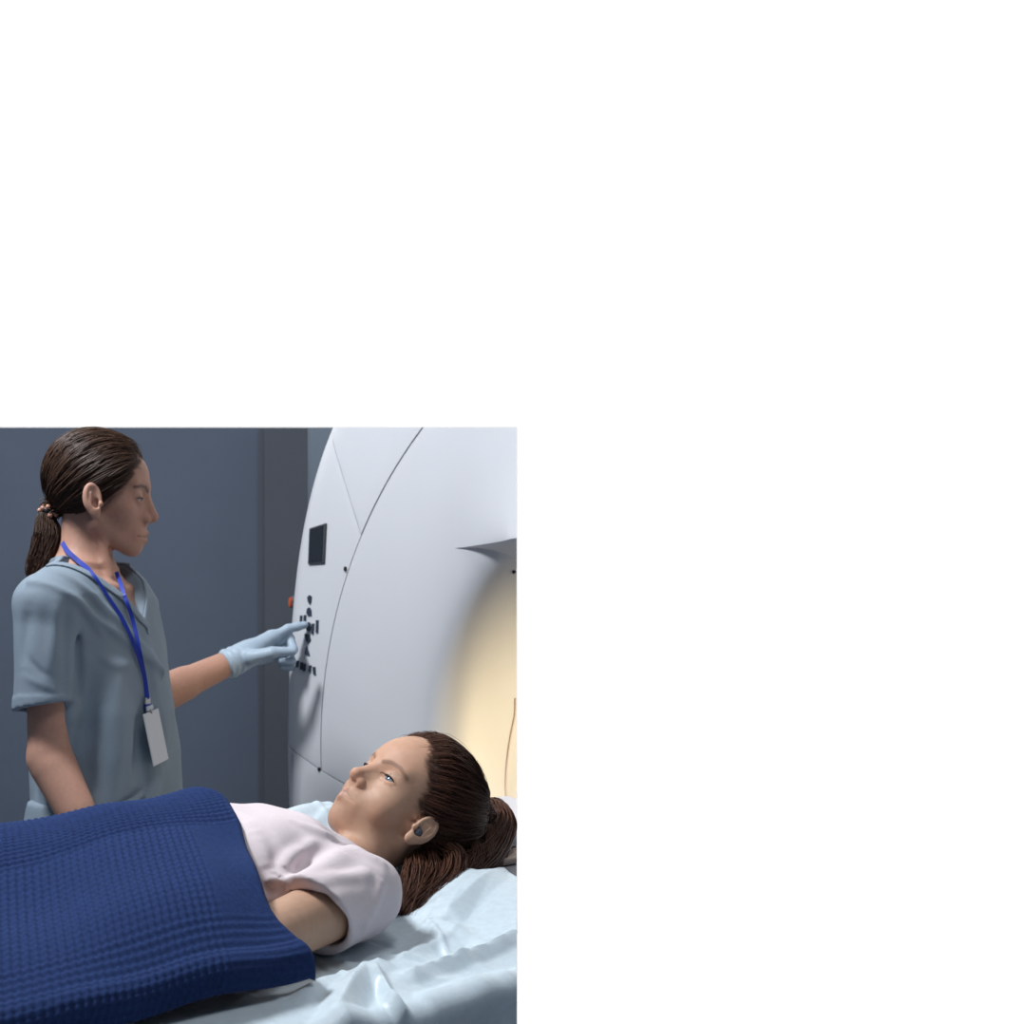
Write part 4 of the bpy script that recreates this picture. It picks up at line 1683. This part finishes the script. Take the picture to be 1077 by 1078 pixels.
both = lambda p: np.minimum(scrub(p), nurse_body(p))
sdf_object('collar', lambda p: scrub(p, 'collar'), (-0.44, 1.80, 1.29), (-0.14, 2.20, 1.45), 0.0021, M_scrub_trim, top_, margin=2.5)
surface_ribbon('pocket_edge', [(104, 854), (124, 846), (142, 838), (152, 828)], [(105, 858), (125, 851), (144, 843), (156, 832)], scrub, .001, .004, M_scrub_trim, top_, n=30)

# ---- trousers and shoes (behind the bed)
TR = [(1.02, .008, .108, .150), (.92, .006, .118, .168), (.82, .004, .122, .176), (.76, 0, .110, .172)]


def trousers(p):
    d, f, l = loft_z(p, TR)
    for sg in (-1, 1):
        d = smin(d, sd_cone(p, N3(0, sg * .088, .80), N3(.005, sg * .092, .48), .098, .078), .02)
        d = smin(d, sd_cone(p, N3(.005, sg * .092, .48), N3(-.005, sg * .092, .06), .078, .068), .02)
    d = d + .002 * vnoise(p, 30, 51)
    return np.maximum(d, .035 - p[:, 2])


sdf_object('trousers', trousers, (-0.60, 1.72, 0.02), (0.02, 2.30, 1.04), 0.009, M_scrub, nurse)
for sg in (-1, 1):
    def shoe(p, sg=sg):
        d = sd_cone(p, N3(-.03, sg * .092, .045), N3(.13, sg * .102, .035), .042, .036)
        return np.maximum(smin(d, sd_cone(p, N3(-.02, sg * .092, .05), N3(-.02, sg * .092, .09), .042, .042), .02), .002 - p[:, 2])
    c = N3(.05, sg * .097, 0)
    sdf_object('shoe', shoe, (c[0] - .2, c[1] - .2, 0), (c[0] + .2, c[1] + .2, .16), .006, M_shoe, nurse)

# ---- gloved left hand on the panel
HD = -0.036            # depth shift so that the finger tip meets the panel


def H(px, py, Y):
    return P(px, py, Y + HD)


vt, zt = face_point(325.5, 658)
TIP = B(float(face_s(vt, zt)) - .0125, vt, zt)
WR = H(243, 697, 2.392)
MC = [H(286, 671, 2.425), H(287, 679, 2.445), H(285, 686, 2.462), H(282, 691, 2.478)]


def glove(p):
    d = sd_cone(p, H(240, 699, 2.388), H(262, 688, 2.405), .0290, .0275)
    for k, r in enumerate((.0165, .0165, .0155, .0140)):
        d = smin(d, sd_cone(p, H(255, 689 + 2 * k, 2.395 + .012 * k), MC[k], .019, r), .014)
    # index, extended on the button
    pip = MC[0] + (TIP - MC[0]) * .48 + np.array([0, 0, .005])
    dip = MC[0] + (TIP - MC[0]) * .78 + np.array([0, 0, .002])
    idx = smin(sd_cone(p, MC[0], pip, .0120, .0100), sd_cone(p, pip, dip, .0100, .0092), .004)
    idx = smin(idx, sd_cone(p, dip, TIP, .0092, .0078), .004)
    d = smin(d, idx, .009)
    # middle, ring and little finger curled
    for k, (a, b, c) in enumerate(((H(305, 672, 2.440), H(309, 684, 2.425), H(299, 687, 2.415)),
                                   (H(304, 684, 2.455), H(307, 696, 2.440), H(296, 696, 2.430)),
                                   (H(300, 692, 2.470), H(306, 702, 2.460), H(297, 701, 2.450)))):
        r = .0100 - .0007 * k
        g = smin(sd_cone(p, MC[k + 1], a, r * 1.12, r), sd_cone(p, a, b, r, r * .95), .004)
        g = smin(g, sd_cone(p, b, c, r * .95, r * .82), .004)
        d = smin(d, g, .006)
    # thumb, leaving the near side of the palm
    t1, t2, t3 = H(264, 692, 2.372), H(286, 687, 2.362), H(308, 685.5, 2.372)
    g = smin(sd_cone(p, t1, t2, .0165, .0122), sd_cone(p, t2, t3, .0120, .0090), .005)
    d = smin(d, g, .010)
    # flared, wrinkled cuff
    ax = H(262, 688, 2.405) - H(236, 701, 2.385)
    ax = ax / np.linalg.norm(ax)
    c = sd_cone(p, H(226, 706, 2.377), H(258, 690, 2.402), .0345, .0285)
    t = (p - H(238, 700, 2.386).astype(np.float32)) @ ax.astype(np.float32)
    c = smax(c, -t, .002)
    c = smax(c, -sd_cone(p, H(226, 706, 2.377), H(240, 699, 2.388), .0305, .0275), .002)
    c = c + .0016 * np.sin(t * 420 + 2 * vnoise(p, 70, 61)) * (1 - smooth01(t, .02, .05))
    d = smin(d, c, .006)
    return d + .0006 * vnoise(p, 130, 62)


gl = sdf_object('glove', glove, (-0.14, 2.24, 1.20), (0.16, 2.50, 1.36), 0.0018, M_glove, nurse)
gl['label'] = 'light blue rubber glove on the pointing hand'


# ---- right hand, resting low behind the bed
def glove2(p):
    w = W_N
    dr = (W_N - E_N) / np.linalg.norm(W_N - E_N)
    sdv = np.array([-.3, .9, 0.1])
    sdv = sdv - dr * (sdv @ dr)
    sdv /= np.linalg.norm(sdv)
    d = sd_cone(p, w - dr * .03, w + dr * .02, .0290, .0260)
    for k in range(4):
        m_ = w + dr * .078 + sdv * (.028 - .019 * k)
        d = smin(d, sd_cone(p, w + dr * .01 + sdv * (.012 - .008 * k), m_, .016, .0125), .012)
        bend = np.cross(sdv, dr)
        a = m_ + dr * (.036 - .003 * abs(k - 1)) + bend * .010
        b = a + dr * .024 + bend * .014
        g = smin(sd_cone(p, m_, a, .0105, .0095), sd_cone(p, a, b, .0095, .0080), .004)
        d = smin(d, g, .005)
    d = smin(d, smin(sd_cone(p, w + dr * .015 + sdv * .015, w + dr * .05 + sdv * .045, .015, .0115), sd_cone(p, w + dr * .05 + sdv * .045, w + dr * .08 + sdv * .05, .0115, .0085), .005), .01)
    return d


sdf_object('glove', glove2, W_N - .16, W_N + .17, 0.0032, M_glove, nurse)

# ================================================================== lanyard with badge
badge = thing('lanyard', P(155, 740, 1.86), 'bright blue lanyard with blank white badge around the standing person\'s neck', 'lanyard')
neckf = lambda p: np.minimum(np.minimum(scrub(p), scrub(p, 'collar')), nurse_body(p))
NEARL = [(65.5, 571), (71, 580), (82, 590), (94, 600), (103.5, 612), (115, 630), (128, 650), (139, 673), (147, 695), (152.5, 715), (154.5, 736)]
w_ = [2.4, 2.4, 2.3, 2.0, 1.5, 1.7, 1.9, 2.0, 2.1, 2.2, 2.3]
na = [(x + w * .75, y - w * .85) for (x, y), w in zip(NEARL, w_)]
nb_ = [(x - w * .75, y + w * .85) for (x, y), w in zip(NEARL, w_)]
surface_ribbon('strap', na, nb_, neckf, .0040, .0016, M_lanyard, badge, n=110)
FARL = [(122.5, 602), (126.5, 613), (132, 630), (138.5, 648), (144, 670), (149, 695), (153, 716), (155.5, 736)]
na = [(x + 2.0, y - .6) for (x, y) in FARL]
nb_ = [(x - 2.0, y + .6) for (x, y) in FARL]
surface_ribbon('strap', na, nb_, neckf, .0055, .0016, M_lanyard, badge, n=80)
# the part of the strap behind the neck
nc = P(90, 588, 2.0)
arc_ = []
for a_ in np.linspace(math.radians(200), math.radians(22), 24):
    arc_.append(nc + np.array([.056 * math.cos(a_), .056 * math.sin(a_), -.016 + .034 * (a_ - math.radians(22)) / math.radians(178) + .020 * math.sin((a_ - math.radians(22)) / math.radians(178) * math.pi)]))
arc_ = np.array(arc_)
sec = np.stack([arc_ + (0, 0, .005), arc_ + (.0012, .0012, 0), arc_ - (0, 0, .005), arc_ - (.0012, .0012, 0)], 1)
pydata('strap', sec.reshape(-1, 3), grid_faces(24, 4, wrap_v=True), M_lanyard, badge)
h0 = ray_hit(157, 745, scrub)
Yb = h0[1] - .012
WD = -np.array([TL[0], TL[1], 0.0])      # card's width runs along the chest, towards the camera


def card_pts(c, wv, hv):
    return [c - wv - hv, c + wv - hv, c + wv + hv, c - wv + hv]


def slab(name, c, wv, hv, nrm, th, m, parent, bev=.0006):
    bm = bmesh.new()
    q = card_pts(c, wv, hv)
    lo_ = [bm.verts.new(Vector(v - nrm * th / 2)) for v in q]
    hi_ = [bm.verts.new(Vector(v + nrm * th / 2)) for v in q]
    bm.faces.new(lo_[::-1])
    bm.faces.new(hi_)
    for i in range(4):
        bm.faces.new((lo_[i], lo_[(i + 1) % 4], hi_[(i + 1) % 4], hi_[i]))
    bmesh.ops.recalc_face_normals(bm, faces=list(bm.faces))
    if bev:
        bmesh.ops.bevel(bm, geom=list(bm.edges), offset=bev, segments=2, affect='EDGES')
    return from_bm(name, bm, m, parent, smooth=False)


tl, tr, br, bl = P(151, 751.5, Yb), P(166, 746.5, Yb), P(176, 799.5, Yb), P(163, 806, Yb)
cc = (P(151, 751.5, Yb) + P(176, 799.5, Yb) + P(166, 746.5, Yb) + P(163, 806, Yb)) / 4
hv = (P(169.5, 803, Yb) - P(158.5, 749, Yb)) / 2
wv = WD * .0235 + np.array([0, 0, -.0045])
nrm = np.cross(hv, wv)
nrm /= np.linalg.norm(nrm)
if nrm @ np.array([0, -1, 0]) < 0:
    nrm = -nrm
# push the card forward until it clears the cloth
pts_ = np.array([cc + a * wv + b_ * hv for a in np.linspace(-1, 1, 5) for b_ in np.linspace(-1, 1, 7)], np.float32)
fw = np.array([TF[0], TF[1], 0])
for _ in range(60):
    if float(scrub(pts_).min()) > .004:
        break
    pts_ += (fw * .002).astype(np.float32)
    cc = cc + fw * .002
card = slab('badge_card', cc, wv, hv, nrm, .0025, M_card, badge)
card['label'] = 'blank white badge card'
topc = cc - hv
slab('card_holder', topc - hv / np.linalg.norm(hv) * .006, wv * .40, hv * .09, nrm, .003, M_sleeve, badge)
e0 = P(155, 738, ray_hit(155, 738, scrub)[1] - .004)
slab('end_sleeve', e0, WD * .008, np.array([0, 0, -.006]), nrm, .004, M_metal, badge)
e1 = P(156, 744, ray_hit(156, 744, scrub)[1] - .004)
slab('end_tab', e1, WD * .009, np.array([.0005, 0, -.0052]), nrm, .004, M_lanyard, badge)
ck = catmull([e1 + (0, 0, -.005), e1 + (.006, -.006, -.011), (e1 + topc) / 2 + (.004, -.006, 0), topc + (.0, -.003, -.001), (e1 + topc) / 2 + (-.004, -.004, 0), e1 + (-.003, -.004, -.009), e1 + (0, 0, -.005)], 30)
V, F = tubes(ck[None], np.full((1, 30), .0016), 6)
fast_mesh('clip', V, F, M_metal, badge)
